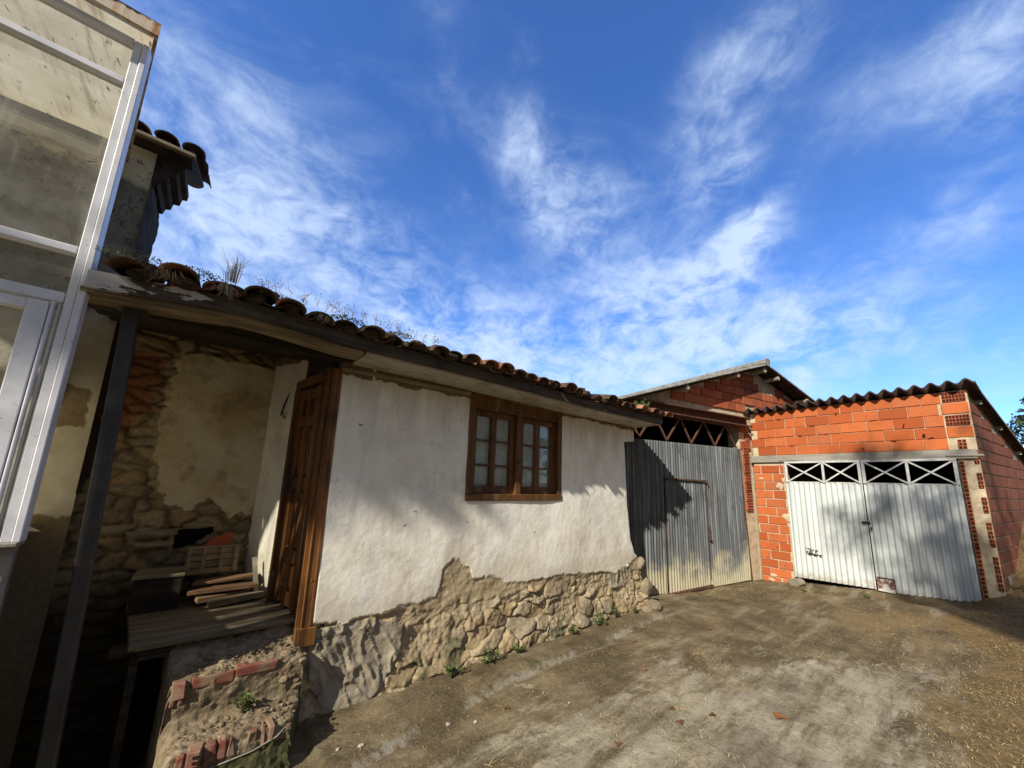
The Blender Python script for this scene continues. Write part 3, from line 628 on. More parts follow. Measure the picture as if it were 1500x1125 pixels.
cu=np.linspace(2.04,3.30,140); cz_=np.linspace(1.55,2.5,6); A,B_=np.meshgrid(cu,cz_,indexing='ij')
grid('curtain',np.stack([A,.10+.012*np.sin(A*55)+.008*np.sin(A*23+1),B_],-1),M['curtain'],wf,world=True)
m=MB(); m.tube([(2.64,-.015,1.93),(2.64,-.035,1.93),(2.66,-.035,1.90)],.008,6); m.build('window_latch',M['dark_steel'],wf,world=True)
def rock(mb,c,r,seed,sq=(1,1,1),tint=None,mat=0):
    bm=bmesh.new(); bmesh.ops.create_icosphere(bm,subdivisions=3,radius=1); rr=np.random.RandomState(seed)
    pl_=[(Vector(rr.normal(size=3)).normalized(),rr.uniform(.55,.85)) for _ in range(9)]; V=[]
    for v in bm.verts:
        p=v.co.copy()
        for n,d in pl_:
            e=p.dot(n)-d
            if e>0:p-=n*e*.9
        V.append((c[0]+p.x*r*sq[0],c[1]+p.y*r*sq[1],c[2]+p.z*r*sq[2]))
    F=[tuple(v.index for v in f.verts) for f in bm.faces]; bm.free(); mb.add(V,F,mat,tint)
# --- roof of barrel tiles
def barrel(mb,y0,x,z0,sl,L,r0,r1,up,tw,tint):
    n=8; V=[];F=[]; th=.013; ca,sa=math.cos(sl),math.sin(sl)
    for k,(l,r) in enumerate(((0,r0),(L*.5,(r0+r1)/2),(L,r1))):
        for q in(0,1):
            rr=r-th*q
            for i in range(n+1):
                a=math.pi*i/n; px=-math.cos(a)*rr; pz=math.sin(a)*rr*.68*(1 if up else -1)
                px2=px+tw*(l-L/2); V.append((x+px2,y0+l*ca-pz*sa,z0+l*sa+pz*ca))
    w_=n+1
    for k in range(2):
        for i in range(n):
            a=k*2*w_+i; F.append((a,a+1,a+2*w_+1,a+2*w_)); b=a+w_; F.append((b,b+2*w_,b+2*w_+1,b+1))
        for i in(0,n):
            a=k*2*w_+i; F.append((a,a+2*w_,a+3*w_,a+w_))
    for k in(0,2):
        for i in range(n):
            a=k*2*w_+i; F.append((a,a+w_,a+w_+1,a+1))
    mb.add(V,F,0,tint)
SL=math.radians(12)
ez=lambda x:np.interp(x,[-.7,.0,.6,1.8,3.3,5.2],[2.71,2.775,2.735,2.725,2.69,2.69])
rt=MB(); pitch=.178; nt=34
for i in range(nt):
    x=-.455+i*pitch+random.uniform(-.016,.016)
    for j in range(5):
        L=.46; s=j*.37; jz=random.uniform(-.016,.018); dy=random.uniform(-.05,.045) if j==0 else 0
        y=-.52+s*math.cos(SL)+dy; z=float(ez(x))+s*math.sin(SL)+jz+j*.004
        if x+.09<5.05: barrel(rt,y+.075,x+pitch/2,z+.040,SL,L,.076,.084,False,random.uniform(-.02,.02),random.random())
        if x<5.1: barrel(rt,y,x,z+.005,SL+random.uniform(-.05,.03),L,random.uniform(.086,.097),.078,True,random.uniform(-.09,.09),random.random())
roof=rt.build('roof',M['roof_tile'],FH,smooth=False,world=True)
m=MB()
for i in range(31):
    x=-.455+i*pitch
    for k in range(3): rock(m,(x+random.uniform(-.05,.05),-.44+random.uniform(-.03,.03),float(ez(x))+.03+random.uniform(-.01,.02)),1,500+i*3+k,(random.uniform(.05,.085),.06,random.uniform(.03,.05)),.2*random.random())
m.build('eave_mortar',M['dark_stone'],roof,world=True)
m=MB(); m.prism([(-.62,-.38,2.725),(5.0,-.38,2.68),(5.0,2.3,3.22),(-.62,2.3,3.25)],(0,0,-.04))
m.build('roof_boarding',M['dark_timber_across'],roof,world=True)
# right verge wall under roof and back of the house so the inside stays closed
m=MB(); m.box((2.1,2.25,1.45),(5.6,.1,3.3)); m.box((4.75,1.4,1.3),(.15,1.6,2.9)); m.build('rear_wall',M['gray_mortar'],FH,world=True)
def strip(mb,pts,h,th,mat=0):   # a sagging board following points (x,y,z top)
    for (a,b) in zip(pts[:-1],pts[1:]):
        V=[]
        for (x,y,z) in(a,b): V+=[(x,y,z),(x,y+th,z),(x,y+th,z-h),(x,y,z-h)]
        mb.add(V,[(0,1,5,4),(1,2,6,5),(2,3,7,6),(3,0,4,7),(0,3,2,1),(4,5,6,7)],mat,.4)
xs=np.linspace(-.64,5.02,24)
m=MB(); strip(m,[(x,-.435-.006*math.sin(x*5),float(ez(x))-.005) for x in xs],.095,.026); m.build('fascia_board',M['peeling_fascia'],roof,world=True)
m=MB(); strip(m,[(x,-.40,float(ez(x))-.095+.006*math.sin(x*7)) for x in np.linspace(-.66,.78,10)],.024,.21); m.build('soffit_plank',M['soffit_plank'],roof,world=True)
m=MB(); strip(m,[(x,-.40-.002*math.sin(x*9),float(ez(x))-.092) for x in np.linspace(.80,5.0,20)],.022,.42); m.build('soffit',M['soffit_plaster'],roof,world=True)
m=MB(); m.bar((.72,-.012,2.572),(1.98,-.010,2.577),.05,.04); m.build('wall_plate',M['soffit_plank'],FH,bevel=.008,world=True)
m=MB()
for y in(.0,.32,.66,1.0): m.bar((-.74,y,2.70+y*.2),(.95,y,2.68+y*.2),.10,.11)
m.build('porch_beam',M['dark_timber'],FH,bevel=.01,world=True)
m=MB()
for i in range(11): m.box((-.70+i*.155,.55,2.86+.0*i),(.15,1.5,.02),Matrix.Rotation(.19,3,'X'))
m.build('porch_ceiling',M['dark_timber_across'],FH,bevel=.003,world=True)
# --- porch back wall
xs=np.arange(-.86,.46,.014); zz=np.arange(-.9,3.0,.014); A,B_=np.meshgrid(xs,zz,indexing='ij')
ed,s1,s2=voronoi(A+.03*fbm(A*7,B_*7,2,3),B_+.03*fbm(A*7+4,B_*7,2,3),.20,.10,.9,21)
pl=sdf(A,B_,[(-.36,2.75),(.5,2.75),(.5,1.36),(.2,1.30),(.02,1.45),(-.12,1.30),(-.30,1.42),(-.40,1.9)])
red=sdf(A,B_,[(-.80,2.7),(-.45,2.75),(-.43,2.2),(-.62,1.95),(-.80,2.0)])
hole=sdf(A,B_,[(-.15,1.20),(.08,1.22),(.10,1.17),(-.05,1.06),(-.16,1.04)])
pm=SS(-.02,.02,pl+.1*fbm(A*6,B_*6,3,1))
dz_=.03*fbm(A*2,B_*2,3,1)+(1-pm)*(.05*np.clip(ed/.04,0,1)**.6+.03*s2-.045)+pm*.02+.012*fbm(A*14,B_*14,3,7)
cc=(hole[:-1,:-1]+hole[1:,1:])/2
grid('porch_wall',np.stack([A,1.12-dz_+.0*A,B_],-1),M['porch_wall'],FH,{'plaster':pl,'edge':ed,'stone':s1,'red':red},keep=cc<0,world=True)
m=MB(); m.box((0,1.5,1.1),(.7,.3,.5)); m.build('wall_cavity',M['dark_inside'],FH,world=True)
# white plastered strip beside the door
zz=np.arange(.55,2.85,.02); uu=np.linspace(0,1,30); A,B_=np.meshgrid(uu,zz,indexing='ij')
px=.565+(.35-.565)*A; py=.585+(1.14-.585)*A; d=.02*fbm(A*3,B_*3,3,2)+.008*fbm(A*14,B_*12,3,4)
zero=np.zeros_like(A)
grid('porch_side_wall',np.stack([px-d,py-d*.3,B_],-1),M['house_wall'],FH,{'white':B_-.62-.3*A*0-.25*SS(.0,.15,.15-np.abs(A-.95)),'gray':zero-1,'edge':zero+.1,'stone':zero+.4,'stone2':zero+.5,'topband':B_-2.75},world=True)
# --- corner post, door
m=MB()
m.box((.700,.062,1.585),(.075,.14,1.97)); m.box((.648,.085,1.585),(.030,.12,1.97)); m.box((.667,-.010,1.585),(.008,.010,1.95)); m.box((.725,-.012,1.585),(.022,.014,1.95)); m.box((.695,.035,.545),(.135,.15,.12))
m.tube([(.69,-.010,.93),(.70,-.023,.93)],.006,6)
fr=m.build('door_frame',M['door_wood'],FH,bevel=.007,world=True)
dv=Vector((.562-.64,.60-.10,0)); dl=dv.length; dv.normalize(); dn_=Vector((-dv.y,dv.x,0))  # outward towards the porch
if dn_.x>0: dn_=-dn_
def dp(u,o,z): return Vector((.64,.10,0))+dv*u+dn_*o+Vector((0,0,z))
rotd=Matrix((dv,dn_,Vector((0,0,1)))).transposed()
m=MB(); z0,z1=.67,2.44; mc=(z0+z1)/2
m.box(dp(dl/2,-.02,mc),(dl-.06,.03,z1-z0),rotd)
for u in(.06,dl/2,dl-.06): m.box(dp(u,.005,mc),(.075,.03,z1-z0),rotd)
for z in(z0+.07,1.05,1.62,2.15,z1-.05): m.box(dp(dl/2,.004,z),(dl-.09,.026,.10),rotd)
for u in(.17,dl-.17):
    for a,b in((.82,.98),(1.12,1.55),(1.70,2.08)): m.box(dp(u,-.002,(a+b)/2),(.075,.02,b-a),rotd)
door=m.build('door',M['door_wood'],FH,bevel=.006,world=True,label='weathered brown panelled door standing in the porch')
m=MB(); m.box(dp(dl+.015,.01,1.56),(.06,.09,1.80),rotd); m.box(dp(dl/2,.01,2.50),(dl+.09,.08,.07),rotd); m.build('door_jamb',M['door_wood'],door,bevel=.006,world=True)
m=MB(); m.tube([dp(dl-.08,.02,1.62),dp(dl-.08,.05,1.62),dp(dl-.02,.055,1.62)],.009,6); m.box(dp(dl-.08,.022,1.60),(.03,.006,.14),rotd); m.build('door_handle',M['dark_steel'],door,world=True)
m=MB(); m.box((1.05,.75,1.75),(.8,.05,2.4)); m.box((.80,.45,1.75),(.05,.9,2.4)); m.build('inner_partition',M['dark_inside'],FH,world=True)
m=MB(); m.box(dp(dl/2,-.03,2.70),(dl+.12,.05,.34),rotd); m.build('overdoor_board',M['dark_timber'],FH,world=True)
m=MB(); m.box((.6,.9,2.99),(1.4,2.7,.02),Matrix.Rotation(.20,3,'X')); m.build('loft_boarding',M['dark_timber_across'],FH,world=True)
m=MB(); m.tube([(.50,.80,2.50),(.46,.84,2.36),(.44,.83,2.24),(.47,.78,2.21),(.45,.80,2.26)],.008,5); m.build('hanging_wire',M['bare_wire'],FH,world=True)
# --- landing
LD=thing('porch_landing','weathered plank landing in front of the brown door','landing',(.2,.5,.6))
m=MB()
for i,(y0,y1) in enumerate(((.085,.36),(.365,.62),(.625,.86),(.865,1.08))):
    xl_=-.235-.10*i/3.; m.prism([(xl_,y0,.655),(.655-.03*i,y0+.01,.655),(.64-.04*i,y1,.655+.003*i),(xl_-.03,y1,.655)],(0,0,-.035))
m.build('plank',M['old_plank'],LD,bevel=.006,world=True)
m=MB(); m.tube([(-.20,.078,.64),(.30,.082,.638),(.665,.088,.642)],.020,8); m.build('nosing',M['old_plank'],LD,world=True)
m=MB(); m.box((.30,.115,.575),(.035,.03,.11)); m.bar((-.19,.16,.585),(.0,.16,.585),.10,.07); m.build('bracket',M['dark_timber'],LD,bevel=.004,world=True)
m=MB()
for y in(.2,.9): m.bar((-.32,y,.60),(.62,y,.60),.08,.055)
m.box((-.20,.62,-.05),(.04,.95,1.25)); m.build('bearer',M['dark_timber'],LD,world=True)
# --- entrance steps
ST=thing('entrance_steps','two crumbling rendered steps edged with broken red brick','steps',(.3,-.2,0))
prof=np.array([(.20,.64),(.13,.62),(.10,.59),(.05,.555),(-.03,.515),(-.12,.50),(-.145,.49),(-.152,.41),(-.145,.38),(-.14,.28),(-.165,.24),(-.25,.228),(-.41,.246),(-.428,.238),(-.435,.15),(-.448,.10),(-.47,-.1),(-.48,-.5)])
dd=np.concatenate([[0],np.cumsum(np.hypot(*np.diff(prof,axis=0).T))]); q=np.arange(0,dd[-1],.009)
py=np.interp(q,dd,prof[:,0]); pz=np.interp(q,dd,prof[:,1])
k=3; ker=np.ones(k)/k
py2=np.convolve(np.pad(py,(k//2,k-k//2-1),'edge'),ker,'valid'); pz2=np.convolve(np.pad(pz,(k//2,k-k//2-1),'edge'),ker,'valid')
uu=np.linspace(0,1,84); rows=[]; mossa=[]
def xr_(y): return np.interp(y,[-.7,-.44,-.15,-.05,.1,.2],[.585,.588,.675,.67,.64,.62])
def xl_(y): return np.interp(y,[-.7,-.44,-.15,.2],[.03,.03,-.005,-.05])
for u in uu: 
    x=xl_(py2)+(xr_(py2)-xl_(py2))*u; rows.append(np.stack([x,py2,pz2],-1))
P=np.array(rows); n_=.030*fbm(P[...,0]*7,q[None]*7,4,3)+.034*fbm(P[...,0]*26,q[None]*26,3,6)
edge=np.minimum(1,np.minimum(uu,1-uu)/.07)[:,None]; P[...,2]+=n_-.02*(1-edge)**2; P[...,1]-=n_*.8
down=np.linspace(0,1,26)[1:]
def sidecol(i,dx):
    c=P[i]; o=[]
    for d_ in down:
        z=c[:,2]*(1-d_)+(-.6)*d_; o.append(np.stack([c[:,0]+dx*(.02*fbm(c[:,1]*9,z*9,3,9)+.01),c[:,1],z],-1))
    return np.array(o)
Lc=sidecol(0,-1)[::-1]; Rc=sidecol(-1,1)
PP=np.concatenate([Lc,P,Rc]); mo=np.concatenate([np.full(Lc.shape[:2],.1),np.tile((.95*SS(.25,.5,uu)[:,None]*SS(.17,.12,pz2)[None]+.35*SS(.17,.12,pz2)[None]+.40*(SS(.40,.34,pz2)*SS(.23,.27,pz2)*(py2>-.2))[None]*np.ones_like(uu)[:,None]+.40*SS(.70,.95,uu)[:,None]*(SS(-.2,-.3,py2))[None]),1),np.full(Rc.shape[:2],.95)])
grid('step_body',PP,M['step_render'],ST,{'moss':mo},world=True)
m=MB(); f=.465
m.box((.185,-.118,f-.012),(.205,.09,.066),Matrix.Rotation(.05,3,'Y'),jit=.008,tint=.3); m.box((.41,-.116,f),(.215,.09,.066),Matrix.Rotation(.02,3,'Y'),jit=.008,tint=.5)
m.box((.035,-.118,f-.02),(.075,.09,.10),jit=.012,tint=.7)
for x in(.015,.05): m.box((x,-.130,f-.088),(.026,.06,.028),jit=.006)
for x,w_,h in((.085,.040,.075),(.212,.052,.092),(.262,.040,.090),(.300,.030,.086),(.395,.050,.094),(.452,.026,.09),(.485,.034,.088)):
    m.box((x,-.398,.247-h/2+.012*(x-.2)),(w_,.09,h),Matrix.Rotation(random.uniform(-.06,.06),3,'Z'),jit=.009)
m.box((.145,-.425,.205),(.058,.09,.10),Matrix.Rotation(-.25,3,'Z'),jit=.004,tint=.9)
m.build('nosing_brick',M['step_brick'],ST,bevel=.010,world=True)
m=MB()
for z in(.178,.202,.228): m.box((.150,-.4705,z),(.030,.010,.013),Matrix.Rotation(-.25,3,'Z'))  # dark blocks on the brick end, hole shade put into their colour
m.build('painted_cavity',M['painted_hole'],ST,world=True)
m=MB(); m.tube([(.17,-.443,.135),(.28,-.446,.142),(.40,-.446,.150),(.52,-.440,.180),(.56,-.435,.215)],[.003,.005,.004,.005,.003],6); m.build('mortar_edge',M['gray_mortar'],ST,smooth=True,world=True)
m=MB()
for i in range(260):
    x=random.uniform(.05,.62); y=random.uniform(-.42,-.17) if i%3 else random.uniform(-.14,.06)
    z=.236 if y<-.16 else .50+max(0,y+.12)*.35
    rock(m,(x,y,z+.002),random.uniform(.003,.016)*(.6 if i%2 else 1),40+i%17,(1.3,1,.8))
for i in range(26): rock(m,(.53+.15*random.random(),-.10-.05*random.random(),.27+.24*random.random()),random.uniform(.02,.045),140+i,(1.1,.8,.9),.1+.4*random.random())
m.build('rubble',M['step_render'],ST,smooth=False,world=True)
# --- porch post
PO=thing('porch_post','leaning square dark steel post holding up the porch eave','post',(-.44,-.2,-.5))
m=MB(); m.bar((-.395,-.19,-.6),(-.492,-.20,2.66),.065,.065,up=(0,1,0)); m.build('shaft',M['dark_steel'],PO,bevel=.006,world=True)
m=MB(); m.box((-.49,-.2,2.615),(.14,.12,.012)); m.build('top_plate',M['dark_steel'],PO,world=True)
# ------------------------------------------------------------------ junk in the porch
m=MB(); m.box((-.19,.90,.775),(.27,.30,.235),jit=.006); bx=thing('wooden_step_box','plain wooden step box standing on the landing against the wall','box',(-.19,.90,.657))
m.build('side_panel',M['dark_timber'],bx,bevel=.006,world=True)
m=MB(); m.box((-.19,.82,.905),(.30,.16,.024),jit=.003); m.box((-.19,.985,.905),(.30,.15,.024),jit=.003); m.build('lid',M['soffit_plank'],bx,bevel=.004,world=True)
cr=thing('slatted_crate','small slatted wooden crate tipped on its side against the wall','crate',(.12,1.0,.86)); R_=Matrix.Rotation(-.22,3,'X')
m=MB()
for i in range(4): m.box(Vector((.12,.99,.955))+R_@Vector((0,0,-.085+i*.053)),(.36,.012,.044),R_,jit=.003)
m.build('slat',M['crate_wood'],cr,world=True)
m=MB()
for x in(-.155,-.06,.06,.155): m.box(Vector((.12+x,.975,.955))+R_@Vector((0,-.006,0)),(.022,.016,.20),R_)
m.box(Vector((.12,.98,.955))+R_@Vector((0,.0,.105)),(.37,.03,.016),R_); m.build('batten',M['crate_wood'],cr,world=True)
def plank(name,a,b,w_,h,mt,label,cat='board',roll=0):
    m=MB(); a=Vector(a);b=Vector(b); mid=a.lerp(b,.5)+Vector((random.uniform(-.004,.004),0,.004))
    m.bar(a,mid,w_,h); 
    d=(b-a).normalized(); side=d.cross(Vector((0,0,1))).normalized()
    V=[]
    for p,f in((a,1.),(a.lerp(b,.5),1.03),(a.lerp(b,.93),.98)):
        for s_,q_ in((-1,-1),(1,-1),(1,1),(-1,1)): V.append(p+side*s_*w_/2*f+Vector((0,0,q_*h/2)))
    tip=b; k=[]
    for s_,q_ in((-1,-1),(1,-1),(1,1),(-1,1)): V.append(tip+side*s_*w_/2*.9+d*random.uniform(-.05,.03)+Vector((0,0,q_*h/2)))
    F=[(3,2,1,0)]
    for i in range(3):
        for j in range(4): F.append((i*4+j,i*4+(j+1)%4,(i+1)*4+(j+1)%4,(i+1)*4+j))
    F.append((12,13,14,15)); m=MB(); m.add(V,F)
    o=m.build(name,mt,None,bevel=.003); tag(o,label,cat,'broken boards heaped in the porch'); return o
plank('broken_board',(.02,.88,.80),(.44,.80,.835),.11,.022,M['broken_wood'],'reddish broken board on top of the heap in the porch')
plank('broken_board',(.0,.80,.755),(.43,.72,.775),.10,.03,M['broken_wood'],'thick splintered board in the middle of the porch heap')
plank('broken_board',(.06,.93,.735),(.46,.90,.745),.12,.03,M['dark_timber'],'dark board underneath, at the back of the porch heap')
plank('broken_board',(.13,.64,.685),(.47,.70,.70),.07,.045,M['old_plank'],'grey rounded board lying lowest and nearest on the landing')
plank('broken_board',(.05,.74,.705),(.40,.80,.71),.09,.04,M['broken_wood'],'short brown board wedged under the porch heap')
m=MB(); m.bar((.445,.70,.67),(.40,.80,.98),.035,.010,up=(0,1,0)); o=m.build('lath',M['pale_lath'],None); tag(o,'pale thin lath leaning upright against the white strip of porch wall','lath')
m=MB(); m.prism([(.50,.54,.66),(.545,.60,.66),(.55,.60,.80),(.53,.57,.90),(.525,.57,.82),(.505,.55,.86)],(-.012,.006,0)); o=m.build('broken_tile',M['step_brick'],None); tag(o,'jagged terracotta shard standing at the foot of the door','tile shard')
m=MB(); m.prism([(.0,1.0,1.02),(.22,1.03,1.03),(.24,1.05,1.17),(.10,1.05,1.13)],(0,.02,0)); o=m.build('roof_slab',M['barn_brick'],None); tag(o,'flat red clay slab leaning in the wall hole behind the crate','slab')
def ledge(name,c,size,label,sd):
    m=MB(); rock(m,c,1,sd,size,.6); o=m.build(name,M['rough_stone'],None); tag(o,label,'stone'); return o
ledge('flat_stone',(-.31,1.06,1.185),(.17,.07,.042),'long pale flat stone jutting from the porch wall above the box',71)
ledge('flat_stone',(-.27,1.06,1.10),(.13,.06,.036),'smaller tan flat stone just beneath the long pale one',72)
ledge('flat_stone',(-.02,1.07,1.235),(.10,.05,.030),'tan stone forming the top edge of the wall hole',73)
# ------------------------------------------------------------------ two storey house behind, glazed gallery
TH=thing('tall_house','two storey house with grimy cream and grey render behind the glazed gallery','house',(-2.2,1.0,0))
xs=np.arange(-5,-.755,.03); zz=np.arange(-.9,4.44,.03); AX=np.append(xs,[-.752])
A,B_=np.meshgrid(AX,zz,indexing='ij')
bare=np.maximum(sdf(A,B_,[(-1.4,1.35),(-.7,1.35),(-.7,-1),(-1.4,-1)]),sdf(A,B_,[(-.97,2.3),(-.80,2.3),(-.80,1.98),(-.97,1.98)]))
d=.03*fbm(A*1.5,B_*1.5,3,2)+.012*fbm(A*8,B_*8,3,4)
grid('wall',np.stack([A,1.0-d,B_],-1),M['tall_house_wall'],TH,{'hz':B_,'bare':bare},world=True)
yy=np.arange(.985,1.52,.03); zz=np.arange(1.5,4.44,.03); A,B_=np.meshgrid(yy,zz,indexing='ij')
d=.05*fbm(A*3,B_*7,3,2)+.03*fbm(A*9,B_*12,3,4)
grid('side_wall',np.stack([-.752+(d+.02)*SS(.985,1.1,A),A+.03*fbm(B_*9,B_*0,2,8)*SS(1.3,1.5,A),B_],-1),M['dark_stone'],TH,world=True,flip=True)
m=MB()   # corbelled eave on the gable end
m.prism([(-.765,1.01,4.14),(-.715,1.01,4.14),(-.700,1.01,4.20),(-.665,1.01,4.215),(-.655,1.01,4.28),(-.61,1.01,4.29),(-.60,1.01,4.36),(-.565,1.01,4.37),(-.56,1.01,4.43),(-.765,1.01,4.43)],(0,.46,0))
m.build('eave_corbel',M['dark_stone'],TH,world=True)
m=MB(); m.box((-2.7,.935,4.445),(4.36,.20,.02)); m.build('eave_slab',M['dark_stone'],TH,world=True)
m=MB(); m.box((-2.70,.815,4.435),(4.42,.045,.035)); m.build('eave_board',M['soffit_plank'],TH,bevel=.006,world=True)
rt=MB()
for i in range(20):
    x=-.515-i*.175+random.uniform(-.01,.01)
    for j in range(3):
        y=.785+j*.34; z=4.48+j*.13+random.uniform(-.01,.01)
        barrel(rt,y,x,z-.012,math.radians(20),.46,.082,.07,True,random.uniform(-.04,.04),random.random()*.4); barrel(rt,y+.05,x-.087,z+.015,math.radians(20),.46,.08,.09,False,0,random.random()*.4)
rf=rt.build('roof',M['roof_tile'],TH,world=True)
m=MB(); m.prism([(-5,.85,4.47),(-.50,.85,4.47),(-.50,1.75,4.80),(-5,1.75,4.80)],(0,0,-.03)); m.build('roof_boarding',M['dark_timber'],rf,world=True)
m=MB(); m.box((-3.2,1.65,1.9),(4.0,.2,5.0)); m.build('rear_wall',M['gray_mortar'],TH,world=True)
GA=thing('glazed_gallery','white aluminium glazed gallery with rust stained roof edge at far left','gallery',(-2,-.35,0))
yf=-.35
fm=MB()
def alu(c,s): fm.box(c,s)
alu((-.685,yf,2.77),(.034,.07,2.85)); alu((-.652,yf-.004,2.77),(.028,.078,2.85))
for x in(-1.62,-2.2,-3.55): alu((x,yf,2.77),(.07,.07,2.85))
for z,h in((3.905,.038),(2.815,.042),(2.545,.055),(4.185,.035),(1.37,.05)):
    alu((-2.14,yf-.002,z),(2.87,.06,h))
fr=fm.build('frame',M['aluminium'],GA,bevel=.004,world=True)
m=MB()   # opening sash with raised mouldings
for x0,x1 in((-1.57,-.735),):
    m.box((x1-.045,yf-.02,1.95),(.07,.05,1.11)); m.box((x1-.0,yf-.03,1.95),(.012,.03,1.13)); m.box((x1+.018,yf-.01,1.95),(.010,.03,1.13)); m.box((x0+.045,yf-.02,1.95),(.07,.05,1.11)); m.box(((x0+x1)/2,yf-.021,2.475),(x1-x0-.16,.048,.05)); m.box(((x0+x1)/2,yf-.021,1.425),(x1-x0-.16,.048,.05))
m.build('casement',M['aluminium'],GA,bevel=.004,world=True)
for x0,x1 in((-1.585,-.704),(-2.165,-1.655),(-3.515,-2.235)):
    for z0,z1 in((3.926,4.167),(2.838,3.884),(2.575,2.792),(1.40,2.515)):
        m=MB(); m.add([(x0,yf+.004,z0),(x1,yf+.004,z0),(x1,yf+.004,z1),(x0,yf+.004,z1)],[(0,1,2,3)]); m.build('pane',M['grimy_glass'],GA,world=True)
m=MB(); m.prism([(-.655,-.38,1.30),(-3.6,-.38,1.30),(-3.6,.96,1.30),(-.94,.96,1.30)],(0,0,.04)); m.build('floor_slab',M['gray_mortar'],GA,world=True)
m=MB(); m.add([(-.625,-.44,4.24),(-3.6,-.44,4.24),(-3.6,.98,4.30),(-.925,.98,4.30)],[(0,1,2,3)]); m.build('roof_sheet',M['dirty_sheet'],GA,world=True)
m=MB(); m.prism([(-.60,-.47,4.225),(-3.6,-.47,4.225),(-3.6,-.445,4.225),(-.625,-.445,4.225)],(0,0,.085)); m.prism([(-.60,-.47,4.225),(-.90,.96,4.225),(-.92,.96,4.225),(-.622,-.445,4.225)],(0,0,.085)); m.build('roof_edge',M['rusty_fascia'],GA,world=True)
m=MB(); m.add([(-.645,-.31,2.40),(-.825,.50,2.40),(-.825,.50,4.23),(-.645,-.31,4.23)],[(0,1,2,3)]); m.add([(-.825,.50,1.28),(-.942,1.03,1.28),(-.942,1.03,4.25),(-.825,.50,4.25)],[(0,1,2,3)]); m.build('side_panel',M['dirty_sheet'],GA,world=True)  # translucent side sheets added to spread soft sunlight into the porch
m=MB(); m.bar((-3.5,.30,3.80),(-.80,.30,3.80),.06,.07); m.build('inner_beam',M['cream_board'],GA,world=True)
for z0,z1 in((1.36,2.40),):
    m=MB(); m.add([(-.652,-.31,z0),(-.830,.497,z0),(-.830,.497,z1),(-.652,-.31,z1)],[(0,1,2,3)]); m.build('pane',M['grimy_glass'],GA,world=True)
xs=np.linspace(-3.6,-.655,120); zz=np.linspace(-.9,1.335,90); A,B_=np.meshgrid(xs,zz,indexing='ij'); d=.03*fbm(A*3,B_*3,4,2)+.02*fbm(A*10,B_*10,3,4)
Pf=np.stack([A,-.36-d,B_],-1); ys=np.linspace(-.36,.95,50)[1:]
side=[np.stack([np.full_like(zz,-.655)-.22*(y+.36)+.02*fbm(zz*9,zz*0+y*9,3,3),np.full_like(zz,y)-.0,zz],-1) for y in ys]; side[0][:,1]-=.0
grid('base_pier',np.concatenate([Pf,np.array(side)]),M['gray_mortar'],GA,world=True)
m=MB(); m.box((-2.1,-.37,1.338),(2.92,.10,.018)); m.build('sill',M['gray_mortar'],GA,bevel=.003,world=True)
# ------------------------------------------------------------------ brick barn with corrugated gate
def bricks(mb,x0,x1,z0,z1,y,bl,bh,jt=.014,inside=None,d=.05,mat=0,skip=.0,off0=0.):
    r=0; z=z0
    while z+bh*.4<z1:
        x=x0-(bl*.5 if r%2 else 0)+off0+random.uniform(-.03,.03)
        while x<x1:
            L=bl*random.uniform(.93,1.05)
            a=max(x,x0); b=min(x+L-jt,x1); zt=min(z+bh-jt,z1)
            if b-a>.03 and zt-z>.03 and (inside is None or inside((a+b)/2,(z+zt)/2)) and random.random()>=skip:
                yy_=y+random.uniform(-.005,.004)
                mb.box(((a+b)/2,yy_,(z+zt)/2+random.uniform(-.003,.003)),(b-a,d,zt-z),Matrix.Rotation(random.uniform(-.006,.006),3,'Y'),mat,jit=.002)
            x+=L
        z+=bh; r+=1
BA=thing('brick_barn','tall brick barn with gabled grey sheet roof behind a corrugated gate','barn',(4.9,.45,0),math.radians(-11.3))
PK=4.3; PZ=4.33; LS=.312; RSL=.30
def rz(u): return PZ-LS*(PK-u) if u<PK else PZ-RSL*(u-PK)
m=MB()
m.prism([(.32,.06,3.08),(8.3,.06,3.08),(8.3,.06,rz(8.3)),(PK,.06,PZ),(.32,.06,rz(.32))],(0,.25,0))
m.box((3.80,.17,1.55),(.36,.24,3.25)); m.box((.35,.3,1.5),(.5,.25,3.2)); m.box((6.6,.17,1.5),(5.2,.24,3.3))
bw_=m.build('wall',M['mortar'],BA)
m=MB(); bricks(m,-.4,8.,3.32,4.4,.055,.34,.178,inside=lambda a,b:b+.06<rz(a) and not(4.35<a<5.0 and b>3.92) and not (4.0<a<4.25 and b<3.6))
bricks(m,3.64,3.96,2.52,3.0,.045,.3,.178,skip=.3)
m.build('gable_bricks',M['barn_brick'],bw_,bevel=.004)
def hollow(mb,hb,x0,x1,z0,z1,y,nx_,nz_,mat=0):
    mb.box(((x0+x1)/2,y,(z0+z1)/2),(x1-x0,.05,z1-z0),None,mat)
    w_=(x1-x0)/nx_; h=(z1-z0)/nz_
    for i in range(nx_):
        for j in range(nz_): hb.box((x0+w_*(i+.5)+random.uniform(-.003,.003),y-.0255,z0+h*(j+.5)),(w_*.62,.004,h*.62))  # dark blocks set on the face imitate the shade of real holes
m=MB(); hb=MB(); z=1.28
while z<2.42: hollow(m,hb,3.66+.02*random.random(),3.86,z,z+.165,.035,5,3); z+=.185
hbk=m.build('hollow_brick',M['barn_brick'],bw_,bevel=.003); hb.build('painted_cavity',M['painted_hole'],hbk)
# closed dark volume behind
m=MB(); m.box((4.2,10,2.2),(10,.1,4.4)); m.box((-.5,5,1.6),(.1,10,3.2)); m.box((8.5,5,1.6),(.1,10,3.2)); m.build('rear_wall',M['dark_inside'],BA)
